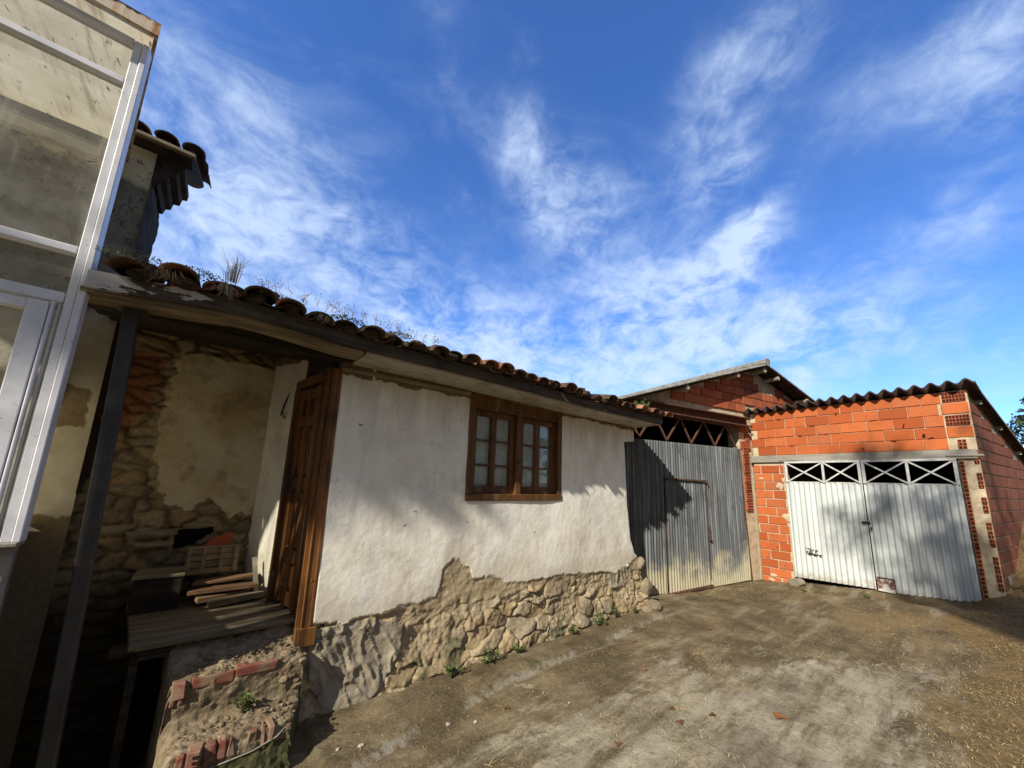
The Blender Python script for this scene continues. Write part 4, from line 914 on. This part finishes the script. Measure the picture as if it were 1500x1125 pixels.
# roof sheets
def sheet(name,x0,x1,zf,y0,y1,mt,parent,pitch=.18,amp=.025,th=.012,axis='y',hole=None):
    n=int((x1-x0)/.03)+2; xs=np.linspace(x0,x1,n); ys=np.linspace(y0,y1,max(3,int((y1-y0)/.4)))
    return xs,ys
def barn_slope(u0,u1):
    us=np.linspace(u0,u1,24); ys=np.concatenate([np.arange(-.27,.6,.02),np.arange(.6,10,.25)])
    A,B_=np.meshgrid(us,ys,indexing='ij'); Zr=np.vectorize(rz)(A)+.07+.024*np.sin(B_*2*math.pi/.177)+.01*fbm(A*2,B_,2,3)
    return A,B_,Zr
for nm,(a,b) in(('roof',(-.9,PK+.02)),('roof',(PK-.02,9.))):
    A,B_,Zr=barn_slope(a,b)
    top=np.stack([A,B_,Zr],-1); bot=np.stack([A,B_,Zr-.03],-1)
    fr_=np.concatenate([bot[:,:1],top],1)
    r_=grid('roof',fr_,M['fibre_roof_gray'],BA,smooth=True); grid('roof_underside',bot,M['fibre_roof_dark'],r_)  # underside gets a dark sheet colour, its shade painted in
m=MB(); m.tube([(PK,-.29,PZ+.10),(PK,10,PZ+.10)],.09,10); m.build('ridge_cap',M['fibre_roof_gray'],BA)
for u in(-.1,1.72,3.29,4.78,5.95,7.2):
    z=rz(u)-.03; m=MB(); m.tube([(u,-.235,z),(u,2.0,z+.02),(u,9.9,z)],[.045,.05,.05],9); m.build('purlin',M['pale_lath'],BA)
m=MB(); m.tube([(PK,-.22,PZ-.06),(PK,9.9,PZ-.06)],.06,9); m.build('ridge_beam',M['pale_lath'],BA)
m=MB()
for u in(1.4,2.6): m.prism([(u,1.9,rz(u)-.10),(u+.9,1.9,rz(u+.9)-.10),(u+.9,4.2,rz(u+.9)-.10),(u,4.2,rz(u)-.10)],(0,0,.01))
m.build('pale_ceiling_sheet',M['white_frame'],BA)
m=MB(); m.box((2.1,-.03,3.15),(3.42,.20,.022)); m.box((2.1,-.03,2.99),(3.42,.20,.022)); m.box((2.1,.0,3.07),(3.42,.03,.14)); m.build('steel_beam',M['rust_steel'],BA)
tr=MB(); x=.45; k=0
pts=[.45,.72,1.10,1.40,1.78,2.06,2.45,2.76,3.12,3.45]
for i in range(len(pts)-1):
    za,zb=(2.97,2.52) if i%2==0 else(2.52,2.97)
    tr.bar((pts[i],.02,za),(pts[i+1],.02,zb),.022,.03)
tr.bar((.4,.02,2.965),(3.6,.02,2.965),.03,.03); tr.build('truss',M['rust_steel'],BA)
# the gate
def corr(x0,x1,z0,z1,y,pitch,amp,zt=None,ztop=None,flat=0.,res=8):
    n=int((x1-x0)/pitch*res)+1; xs=np.linspace(x0,x1,n); zz=np.linspace(0,1,12)
    A,B_=np.meshgrid(xs,zz,indexing='ij'); zb=z0(A) if callable(z0) else z0; zt_=z1(A) if callable(z1) else z1
    Zc=zb+(zt_-zb)*B_; s=np.sin((A-x0)*2*math.pi/pitch)
    if flat: s=np.tanh(s*flat)/math.tanh(flat)
    Yc=y+amp*s+.006*fbm(A*2,Zc*2,3,4)
    return np.stack([A,Yc,Zc],-1)
GT=thing('corrugated_gate','tall grey galvanised corrugated gate under a rusty steel beam','gate',(4.9,.45,0),math.radians(-11.3))
lo_=lambda A:-.09+.06*(A/3.6); hi_=lambda A:2.475+.012*A
for a,b in((.3,1.255),(2.375,3.585)):
    grid('leaf_sheet',corr(a,b,lambda A:lo_(A)+.02,hi_,.0,.066,.015),M['galvanised'],GT)
grid('leaf_sheet',corr(1.255,2.375,1.845,hi_,.0,.066,.015),M['galvanised'],GT)
wd=grid('wicket_door',corr(1.275,2.36,lambda A:lo_(A)+.05,1.825,-.012,.066,.015),M['galvanised'],GT)
m=MB(); m.bar((1.27,-.035,1.845),(2.36,-.035,1.825),.03,.025); m.bar((1.35,-.03,-.035),(2.37,-.03,.0),.035,.04); m.tube([(2.36,-.035,1.825),(2.39,-.035,1.81),(2.40,-.035,1.76)],.012,6); m.build('rail',M['rust_steel'],wd)
m=MB(); m.bar((2.368,-.014,.1),(2.368,-.014,1.80),.006,.008); m.bar((1.265,-.010,.1),(1.265,-.010,1.80),.004,.006); m.bar((3.59,.0,.0),(3.47,.0,2.5),.03,.03); m.build('edge_bar',M['rust_steel'],GT)
m=MB()
for i in range(7): m.tube([(2.36+.018*math.cos(a)+.012*i%.03,-.04,1.02-.03*i+.018*math.sin(a)) for a in np.linspace(0,2*math.pi,9)],.005,5)
m.box((2.37,-.045,.80),(.045,.02,.05)); m.build('chain_lock',M['rust_steel'],GT)
# ------------------------------------------------------------------ brick garage
GG=thing('brick_garage','low orange brick garage with concrete lintel and dark corrugated roof','garage',(8.79,-.33,0),math.radians(-94))
m=MB()   # mortar body pieces butted round the doorway
m.box((.27,.11,1.1),(.54,.20,2.36)); m.box((2.85,.115,1.06),(.20,.21,2.44)); m.box((1.475,.11,2.83),(2.95,.20,.90))
gw_=m.build('wall',M['mortar'],GG)
m=MB(); bricks(m,.0,2.68,2.395,3.28,.02,.345,.178,jt=.010,off0=.1); bricks(m,2.68,2.94,2.573,2.75,.02,.34,.178); bricks(m,2.68,2.94,2.93,3.10,.02,.34,.178)
bricks(m,.0,.52,-.1,2.26,.02,.345,.165,jt=.018,skip=.0); m.build('front_bricks',M['garage_brick'],gw_,bevel=.004)
m=MB()
for u,z,a,b in((.52,3.10,.045,.022),(.70,2.56,.035,.018),(1.42,3.10,.02,.05),(1.9,2.93,.07,.012),(2.45,2.62,.03,.06),(2.52,2.575,.06,.02),(1.72,2.44,.025,.07),(2.25,2.80,.015,.07),(1.25,2.75,.06,.012),(.25,.83,.09,.014),(.40,.30,.03,.015),(.30,.62,.025,.015),(1.05,2.925,.08,.010),(.85,2.75,.05,.012),(2.1,2.565,.08,.012)): m.box((u,-.004,z),(a,.012,b),Matrix.Rotation(random.uniform(-.3,.3),3,'Y'),jit=.004)
m.build('painted_gap',M['painted_hole'],gw_)  # dark blocks laid over the bricks, gap shade painted in their colour
m=MB(); hb=MB()
for z in(3.115,2.755): hollow(m,hb,2.70,2.93,z,z+.155,.018,7,3)
hollow(m,hb,2.78,2.86,2.40,2.54,.016,2,3)
z=.28
while z<2.2: hollow(m,hb,2.755,2.80,z,z+.10,.014,1,2); z+=.115
z=.34
while z<2.2:
    if random.random()<.7: hollow(m,hb,2.90,2.945,z,z+.10,.016,2,2)
    z+=.115
hk=m.build('hollow_brick',M['barn_brick'],gw_,bevel=.002); hb.build('painted_cavity',M['painted_hole'],hk)
m=MB()   # mortar smears
for i in range(11):
    u,z=random.choice([(.48,2.1),(.46,1.95),(.12,1.9),(.40,1.75),(.47,1.55),(.08,1.70),(.50,1.2),(.45,2.0),(.14,.05),(.35,.0),(.06,2.1)]); rock(m,(u+random.uniform(-.05,.05),.0,z+random.uniform(-.05,.05)),1,200+i,(random.uniform(.03,.09),.012,random.uniform(.03,.09)))
m.build('mortar_smear',M['mortar'],gw_,smooth=True)
m=MB(); m.box((1.455,.085,2.322),(2.97,.24,.138),jit=.004); m.box((2.82,-.02,2.30),(.36,.06,.03),jit=.004); m.box((.62,-.02,2.285),(.30,.05,.022),jit=.004); m.build('lintel',M['lintel_concrete'],GG,bevel=.008)
# side wall, slightly splayed, runs back along the bank
th=math.radians(5)
def sp(d,o,z): return (2.94+d*math.sin(th)+o*math.cos(th),.02+d*math.cos(th)-o*math.sin(th),z)
rs=lambda d:3.28-.25*d
m=MB(); m.prism([sp(0,-.0,-.2),sp(7,0,-.2),sp(7,0,rs(7)-.02),sp(0,0,rs(0)-.02)],(-.2,0,0)); sw=m.build('side_wall',M['gray_mortar'],GG)
m=MB(); sb=MB(); rot=Matrix.Rotation(math.pi/2-th,3,'Z'); z=.45; r=0
while z<3.3:
    d=-.17*(r%2)
    while d<6.5:
        L=.345*random.uniform(.95,1.04); a=max(d,.03); b=d+L-.014
        if b-a>.05 and z+.16<rs(b) and z>.35+.34*a*.9: m.box(sp((a+b)/2,-.004+random.uniform(-.002,.002),z+.08),(b-a,.03,.162),rot)
        d+=L
    z+=.178; r+=1
m.build('side_bricks',M['side_brick_shaded'],sw,bevel=.004)
m=MB(); m.box((1.45,7.0,1.4),(3.2,.1,3.0)); m.box((-.02,3.6,1.4),(.1,7,3.6)); m.build('rear_wall',M['dark_inside'],GG)
us=np.arange(-.35,3.06,.0145); ds_=np.linspace(-.16,7.0,20); A,B_=np.meshgrid(us,ds_,indexing='ij')
A2=A+np.clip(A,0,9)/3.05*np.clip(B_,0,9)*math.sin(th)
Zr=3.345-.25*(B_+.1)+.033*np.sin(A*2*math.pi/.172)+.03*SS(0,3,A)
top=np.stack([A2,B_,Zr],-1); bot=np.stack([A2,B_,Zr-.028],-1)
allp=np.concatenate([bot[:,::-1],top],1); allp=np.concatenate([allp[:, :],np.concatenate([bot[-1:,::-1],bot[-1:]],1)],0) if False else allp
gr_=grid('roof',allp,M['fibre_roof_dark'],GG)
e=np.stack([top[-1],bot[-1]],0); grid('roof_verge',e,M['fibre_roof_gray'],gr_)
for d in(.45,1.6,2.9,4.2):
    m=MB(); m.bar(sp(d,-2.9,rs(d)-.03),sp(d,.07,rs(d)-.03),.06,.06); m.build('purlin',M['lintel_concrete'],GG)
# garage door leaves
GD=thing('garage_gate','white corrugated double garage gate with lattice strip along its top','gate',(8.79,-.33,0),math.radians(-94))
def leaf(a,b,mid,zb0,zb1,lab):
    f=lambda A:zb0+(zb1-zb0)*(A-a)/(b-a)
    lf=grid('leaf',corr(a,b,f,1.865,-.03,.080,.013,flat=1.6,res=12),M['white_sheet'],GD); lf['label']=lab
    m=MB(); y=-.03
    m.box(((a+b)/2,y,2.245),(b-a,.035,.035)); m.box(((a+b)/2,y+.022,1.868),(b-a-.08,.03,.03))
    for x,w_ in((a+.02,.04),(b-.02,.04),(mid,.034)): m.box((x,y+.003,(1.868+2.2275)/2),(w_,.033,.3595))
    m.build('lattice_frame',M['white_frame'],lf,bevel=.003)
    m=MB()
    for p,q in((a+.04,mid-.017),(mid+.017,b-.04)):
        m.bar((p,y+.004,1.885),(q,y+.004,2.225),.022,.03,up=(0,1,0)); m.bar((p,y-.008,2.225),(q,y-.008,1.885),.022,.03,up=(0,1,0))
    m.build('cross_brace',M['white_frame'],lf)
    m=MB(); m.bar((a+.02,y+.03,zb0+.03),(a+.02,y+.03,1.85),.03,.03); m.bar((b-.02,y+.03,zb1+.03),(b-.02,y+.03,1.85),.03,.03); m.build('stile',M['rust_steel'],lf)
    return lf
l1=leaf(.555,1.662,1.145,.14,.185,'left garage gate leaf with a dark scribbled mark'); l2=leaf(1.674,2.735,2.215,.185,.20,'right garage gate leaf with a rusty patch at its foot')
m=MB(); m.box((1.785,-.052,.275),(.205,.012,.20),jit=.004); m.build('rusty_patch',M['rusty_patch'],l2)
m=MB(); m.bar((1.69,-.062,.385),(1.89,-.062,.38),.01,.012); m.bar((1.89,-.062,.18),(1.89,-.062,.38),.01,.012); m.build('patch_edge',M['rust_steel'],l2)
m=MB(); m.tube([(1.60,-.05,1.235),(1.60,-.085,1.235),(1.70,-.085,1.235)],.010,6); m.box((1.645,-.045,1.225),(.10,.012,.035)); m.tube([(1.70,-.07,1.16),(1.71,-.07,1.12)],.014,6); m.build('latch',M['dark_steel'],l1)
m=MB()
def ink(p,q,w_=.012): m.bar((p[0],-.0455,p[1]),(q[0],-.0455,q[1]),.002,w_,up=(0,1,0)) if 0 else m.bar((p[0],-.0455,p[1]),(q[0],-.0455,q[1]),.003,w_,up=(0,0,1))
for p,q in(((.765,.56),(.765,.70)),((.79,.565),(.79,.63)),((.77,.62),(.80,.63)),((.81,.57),(.835,.69)),((.835,.69),(.83,.57)),((.85,.56),(.85,.69)),((.85,.63),(.885,.675)),((.85,.62),(.89,.56)),((.90,.57),(.905,.64)),((.905,.64),(.94,.645)),((.935,.56),(.94,.62)),((.96,.57),(.985,.60)),((.76,.60),(.99,.585)),((.78,.675),(.82,.68)),((.90,.665),(.95,.66)),((.80,.585),(.93,.575)),((.96,.56),(.99,.57))): ink(p,q)
m.build('painted_mark',M['black_paint'],l1)
# ------------------------------------------------------------------ vegetation
def leafcard(mb,c,d,up,L,w_,tint):
    d=d.normalized(); s=d.cross(up); s=s.normalized() if s.length>1e-4 else Vector((1,0,0)); n=s.cross(d)
    c=Vector(c); V=[c,c+d*L*.45+s*w_/2+n*L*.06,c+d*L,c+d*L*.45-s*w_/2+n*L*.06]; mb.add(V,[(0,1,2,3)],0,tint)
def rv(): 
    v=Vector((random.gauss(0,1),random.gauss(0,1),random.gauss(0,1))); return v.normalized()
def weed(x,y,r,h,n,label,name='weed',group='weeds along the foot of the house wall'):
    z=gzz(x,y); root=thing(name,label,'weed',(x,y,z),0,group); m=MB(); st=MB()
    for i in range(max(4,n//9)):
        a=random.uniform(0,6.28); rr=r*random.uniform(.2,1); hh=h*random.uniform(.5,1)*(1.1-rr/r*.5)
        e=Vector((math.cos(a)*rr,math.sin(a)*rr*.8,hh)); st.tube([(0,0,-.02),e*.55+Vector((0,0,.01)),e],[.004,.003,.0015],4)
        for k in range(9):
            p=e*random.uniform(.35,1.0); d=rv(); d.z=abs(d.z)*.6
            leafcard(m,p,d,Vector((0,0,1))+rv()*.4,random.uniform(.022,.05),random.uniform(.014,.028),random.random())
    st.build('stem',M['dead_stem'],root); m.build('foliage',M['weed_leaf'],root)
weed(1.86,-.17,.11,.12,90,'low leafy weed at the wall foot, nearest to the steps')
weed(2.28,-.15,.13,.13,110,'bushy weed at the wall foot beneath the left half of the window')
weed(2.62,-.15,.09,.10,60,'small round weed at the wall foot below the window centre')
weed(3.42,-.14,.10,.12,70,'green weed at the wall foot just right of the window')
weed(3.95,-.13,.11,.13,80,'ragged weed midway between window and corrugated gate')
weed(4.25,-.12,.10,.20,80,'tall thin weed growing up the stones near the house corner')
weed(4.62,-.16,.07,.09,40,'tiny weed in front of the house corner stones')
weed(.36,-.19,.06,.15,60,'weed sprouting from the crack between the two brick edged steps','weed','weeds on the steps')
bpy.context.view_layer.update()
w0=[o for o in bpy.data.objects if o.get('label','').startswith('weed sprouting')][0]; w0.location.z=.225
weed(8.05,-1.15,.12,.05,60,'flat patch weed under the left leaf of the white garage gate','weed','weeds before the gates')
weed(8.35,-1.9,.10,.06,50,'low weed at the joint of the two white gate leaves','weed','weeds before the gates')
def tuft(name,cx_,cy_,cz,n,h,spread,label,mt,cat,group,lean=(.1,0)):
    root=thing(name,label,cat,(cx_,cy_,cz),0,group); m=MB()
    for i in range(n):
        a=random.uniform(0,6.28); b=Vector((math.cos(a),math.sin(a),0))*spread*random.random(); H=h*random.uniform(.45,1.05)
        e=b*2.2+Vector((lean[0]*H+random.gauss(0,.22*h),lean[1]*H+random.gauss(0,.18*h),H)); md=b*1.3+Vector((0,0,H*.55))
        w_=random.uniform(.0009,.0019); s=Vector((random.gauss(0,1),random.gauss(0,1),0)).normalized()*w_
        m.add([b-s,b+s,md+s,e,md-s],[(0,1,2,4),(4,2,3)],0,random.random())
        if random.random()<.5:
            e2=md+Vector((random.gauss(0,.05),random.gauss(0,.05),H*.35)); m.add([md-s,md+s,e2],[(0,1,2)],0,random.random())
    m.build('blades',mt,root); return root
def tz(x): return float(ez(x))+.085
tuft('grass_tuft',-.06,-.50,tz(-.06)-.02,60,.20,.040,'tall dry pale grass tuft standing up from the eave tiles',M['dry_grass'],'grass tuft','tufts on the eave',(.1,0))
g_=tuft('grass_tuft',-.08,-.53,tz(-.1)-.06,45,.10,.06,'drooping straw tuft hanging over the eave below the tall grass',M['dry_grass'],'grass tuft','tufts on the eave',(.1,-.3)); g_.scale=(1,1,-1)
g_=tuft('grass_tuft',-.34,-.53,tz(-.3)-.05,34,.08,.07,'short straw wisp hanging from the leftmost mossy tiles',M['dry_grass'],'grass tuft','tufts on the eave',(.1,-.3)); g_.scale=(1,1,-1)
g_=tuft('grass_tuft',.47,-.53,tz(.5)-.05,34,.07,.06,'matted straw wisp hanging from the eave above the door',M['dry_grass'],'grass tuft','tufts on the eave',(.1,-.3)); g_.scale=(1,1,-1)
def sprig(x,y,h,n,label):
    root=thing('dry_weed',label,'dry weed',(x,y,tz(x)+(y+.5)*.33),0,'dry weeds along the roof edge'); m=MB()
    for i in range(n):
        b=Vector((random.uniform(-.16,.16),random.uniform(-.05,.05),0)); H=h*random.uniform(.5,1.1); e=b+Vector((random.gauss(0,.03),random.gauss(0,.03),H))
        m.tube([b,b.lerp(e,.5),e],[.0018,.0014,.001],3)
        for k in range(5):
            p=b.lerp(e,random.uniform(.4,1)); q_=p+rv()*.03+Vector((0,0,.015)); m.tube([p,q_],[.001,.0008],3); leafcard(m,q_,rv(),Vector((0,0,1)),.012,.010,random.random())
    m.build('stems',M['dead_stem'],root)
for x,h,lab in((.22,.10,'small brown dry weed right of the tall grass tuft on the eave'),(.48,.11,'brown dry weed on the eave over the door post'),(.75,.13,'tallest brown dry weed on the eave right of the door'),(1.0,.11,'bushy brown dry weed on the eave left of the window'),(1.25,.07,'last low dry weed on the eave before the bare tiles')): sprig(x,-.34,h*.8,10,lab)
def mosspad(x,y,r,label,n=160,up=.06,name='moss_clump'):
    root=thing(name,label,'moss',(x,y,tz(x)+(y+.5)*.33-.01),0,'moss clumps on the eave tiles'); m=MB()
    for i in range(n*2):
        a=random.uniform(0,6.28); rr=r*math.sqrt(random.random()); p=Vector((math.cos(a)*rr*1.4,math.sin(a)*rr*.7,up*random.random()*(1-rr/r*.6)-.02)); d=rv(); d.z=abs(d.z)
        leafcard(m,p,d,rv(),random.uniform(.008,.02),random.uniform(.006,.011),random.random())
    m.build('moss',M['moss_leaf'],root)
mosspad(-.46,-.42,.13,'green moss clump between the two leftmost eave tiles',230,.08); mosspad(-.22,-.46,.10,'thin moss clump left of the tall dry grass',150,.05)
mosspad(.16,-.50,.06,'mossy pad hanging between tiles right of the tall grass',110,.03); mosspad(.62,-.50,.08,'brown green moss pad above the door',130,.04); mosspad(1.02,-.50,.07,'moss pad on the eave near the bushy dry weed',110,.04); mosspad(2.0,-.46,.05,'small moss pad on the eave above the window left edge',80,.04); 
o_=mosspad
root=thing('roof_weed','fresh green weed on the eave tiles beside the barn beam','weed',(4.72,-.30,tz(4.7)+.03),0); m=MB()
for i in range(90):
    p=Vector((random.gauss(0,.05),random.gauss(0,.05),random.random()*.10)); leafcard(m,p,rv()+Vector((0,0,.5)),rv(),random.uniform(.03,.05),.02,random.random())
m.build('foliage',M['weed_leaf'],root)
def tree(name,base,th_,cr_c,cr_r,nclump,nleaf,leaf,label,group=None,lm='tree_leaf',upright=False):
    root=thing(name,label,'tree',base,0,group); b=Vector(base); tm=MB(); cc=Vector(cr_c)-b
    tm.tube([(0,0,-.3),(cc.x*.3,cc.y*.3,th_*.5),(cc.x*.7,cc.y*.7,th_),tuple(cc)],[.20,.16,.12,.05],9)
    if upright:
        tm=MB(); tm.tube([(0,0,-.3),(.05,0,3.8),(.2,0,cc.z-.2),(cc.x*.6,cc.y*.6,cc.z-.04),tuple(cc)],[.16,.13,.09,.035,.015],8); th_=cc.z-.04
    m=MB()
    for i in range(nclump):
        d=rv()*random.random()**.45; p=cc+Vector((d.x*cr_r[0],d.y*cr_r[1],d.z*cr_r[2]))
        tm.tube([(cc.x*.6,cc.y*.6,th_*(1. if upright else .9)),p.lerp(Vector((cc.x*.6,cc.y*.6,th_)),.45),p],[.012,.01,.006] if upright else [.05,.03,.01],5)
        r=random.uniform(.22,.5)*min(cr_r)*.62; tt=random.random()
        for k in range(nleaf):
            q_=p+rv()*r*random.random()**.4; leafcard(m,q_,rv(),rv(),leaf*random.uniform(.6,1.3),leaf*.6,min(1,max(0,tt*.6+random.random()*.4)))
    tm.build('trunk',M['bark'],root,smooth=True); m.build('crown',M[lm],root)
    return root
tree('broadleaf_tree',(22.0,-5.2,.8),2.4,(22.0,-5.3,3.6),(2.4,1.5,1.45),70,150,.13,'green broadleaf tree rising beyond the right end of the garage roof')
tree('broadleaf_tree',(-4.6,-9.8,0),5.2,(-.85,-6.0,8.5),(1.35,1.35,1.5),40,36,.12,'tall thin crowned tree standing behind the viewer')
tree('leaning_tree',(-12.5,-3.2,0),5.0,(-7.05,-2.80,7.74),(1.15,.13,.17),24,85,.10,'slim tree reaching over the yard from out of view on the left',upright=True)
# ------------------------------------------------------------------ loose things on the ground
def single(name,mb,mt,label,cat,group=None,smooth=False):
    o=mb.build(name,mt,None,smooth=smooth); return tag(o,label,cat,group)
for i,(x,y,z,s,lab) in enumerate(((5.06,-.16,.02,(.17,.12,.10),'large squat tan boulder lying in front of the house corner'),(4.86,-.20,.02,(.10,.09,.07),'fist sized stone left of the corner boulder'),(5.07,-.05,.28,(.11,.10,.14),'pale block stone stacked on the corner above the boulder'),(5.03,.0,.56,(.085,.09,.11),'topmost upright stone at the broken house corner'))):
    m=MB(); rock(m,(x,y,z+.02),1,300+i,s,.35+.15*i); single('corner_stone',m,M['rough_stone'],lab,'stone','fallen stones at the house corner')
m=MB(); rock(m,(8.62,-.92,.05),1,320,(.10,.14,.11),.9); single('door_stone',m,M['rough_stone'],'grey stone at the left foot of the white garage gate','stone')
def leaf(x,y,s,lab,tint):
    m=MB(); z=gzz(x,y)+.008; a=random.uniform(0,6.28); V=[];n=11
    for i in range(n):
        t_=2*math.pi*i/n; r=s*.85*(1+.34*math.cos(3*t_)+random.uniform(-.2,.2)); V.append((x+math.cos(t_+a)*r,y+math.sin(t_+a)*r*.8,z+random.uniform(.0,.22)*s))
    V.append((x,y,z+.05*s)); m.add(V,[(i,(i+1)%n,n) for i in range(n)],0,tint); single('fallen_leaf',m,M['dead_leaf'],lab,'leaf','dry leaves lying on the yard')
LV=[(3.63,-2.05,.055,'largest orange brown leaf, on the pale slab',.6),(2.95,-1.62,.035,'curled rusty leaf near the middle of the slab',.2),(3.05,-1.50,.028,'small red brown leaf beside the curled rusty one',.1),(3.25,-1.72,.03,'dark brown leaf just right of the slab centre',.0),(3.4,-1.05,.03,'orange leaf on the dark dirt in the yard middle',.8),(5.0,-.95,.035,'lone leaf out toward the corrugated gate',.7),(3.9,-.62,.032,'leaf lying by the pale gutter line',.5),(2.0,-.75,.03,'leaf nearest the stone footing on the left',.4),(2.35,-1.50,.03,'leaf at the bottom edge of the yard view',.3),(2.3,-1.78,.028,'leaf at the very front of the slab',.9)]
for a in LV: leaf(*a)
for i,(x,y,s,lab) in enumerate(((.86,-.50,.022,'white pebble in the shadow beside the steps'),(.98,-.56,.028,'pale pebble just outside the step shadow'),(2.45,-.98,.02,'small white pebble on the dirt left of centre'),(1.72,-.75,.024,'tan pebble by the gutter line'),(1.55,-.66,.03,'flat tan stone chip on the concrete apron'))):
    s*=.62; m=MB(); rock(m,(x,y,gzz(x,y)+s*.35),s,400+i,(1.2,.9,.6),.5); single('pebble',m,M['pale_pebble'],lab,'pebble','pebbles on the yard')
sb=MB()
def blade(x,y,L,z0=0):
    a=random.uniform(0,6.28) if random.random()<.5 else random.gauss(.1,.5); z=gzz(x,y)+.004+z0; d=Vector((math.cos(a),math.sin(a),random.gauss(0,.10)))*L; s=Vector((-math.sin(a),math.cos(a),0))*random.uniform(.0008,.0019)
    p=Vector((x,y,z+abs(d.z)/2)); q_=Vector((0,0,random.uniform(0,.006))); sb.add([p-d/2-s,p-d/2+s,p+q_+s,p+d/2+s*.6,p+d/2-s*.6,p+q_-s],[(0,1,2,5),(5,2,3,4)],0,random.random())
cl=[(random.uniform(.9,8.3),random.uniform(-3.0,-.5),random.uniform(.05,.30)) for _ in range(46)]
for cx_,cy_,r in cl:
    for i in range(int(20+160*r)):
        x=cx_+random.gauss(0,r*1.2); y=cy_+random.gauss(0,r*.5)
        if .8<x<8.4 and -3.9<y<-.35: blade(x,y,random.uniform(.015,.07))
for i in range(1500):
    x=random.uniform(.8,8.4); y=random.uniform(-3.3,-.25); blade(x,y,random.uniform(.01,.05))
for i in range(11000):
    x=3.6+5.6*random.random(); y=-2.75-1.3*random.random()**1.1+.5*float(fbm(np.array(x*1.1),np.array(1.3),3,5))
    if fbm(np.array(x*1.8),np.array(y*1.8),4,2)>random.uniform(-.16,.22): blade(x,y,random.uniform(.012,.05),random.random()*.010)
for i in range(500):
    u=random.uniform(.6,3.9); blade(4.9+.98*u+random.gauss(0,.08),.35-.196*u-abs(random.gauss(0,.16)),random.uniform(.02,.07))
tag(sb.build('straw_litter',M['straw'],None),'loose straw scattered over the yard and the right hand bank','straw',kind='stuff')

wb=MB()
for k in range(26):
    cxw=-26+k*2.3+random.uniform(-.6,.6); cyw=-13-random.random()*3; hw_=random.uniform(5.5,9)
    for i in range(230):
        p=Vector((cxw+random.gauss(0,1.2),cyw+random.gauss(0,.8),hw_*random.random()**.8)); leafcard(wb,p,rv(),rv(),random.uniform(.4,.8),.45,random.random())
tag(wb.build('sky_screen_wood',M['tree_leaf'],None),'dense unseen wood added behind the viewer to screen skylight','wood',kind='stuff')  # unseen leaf mass added behind the camera to cut ambient skylight
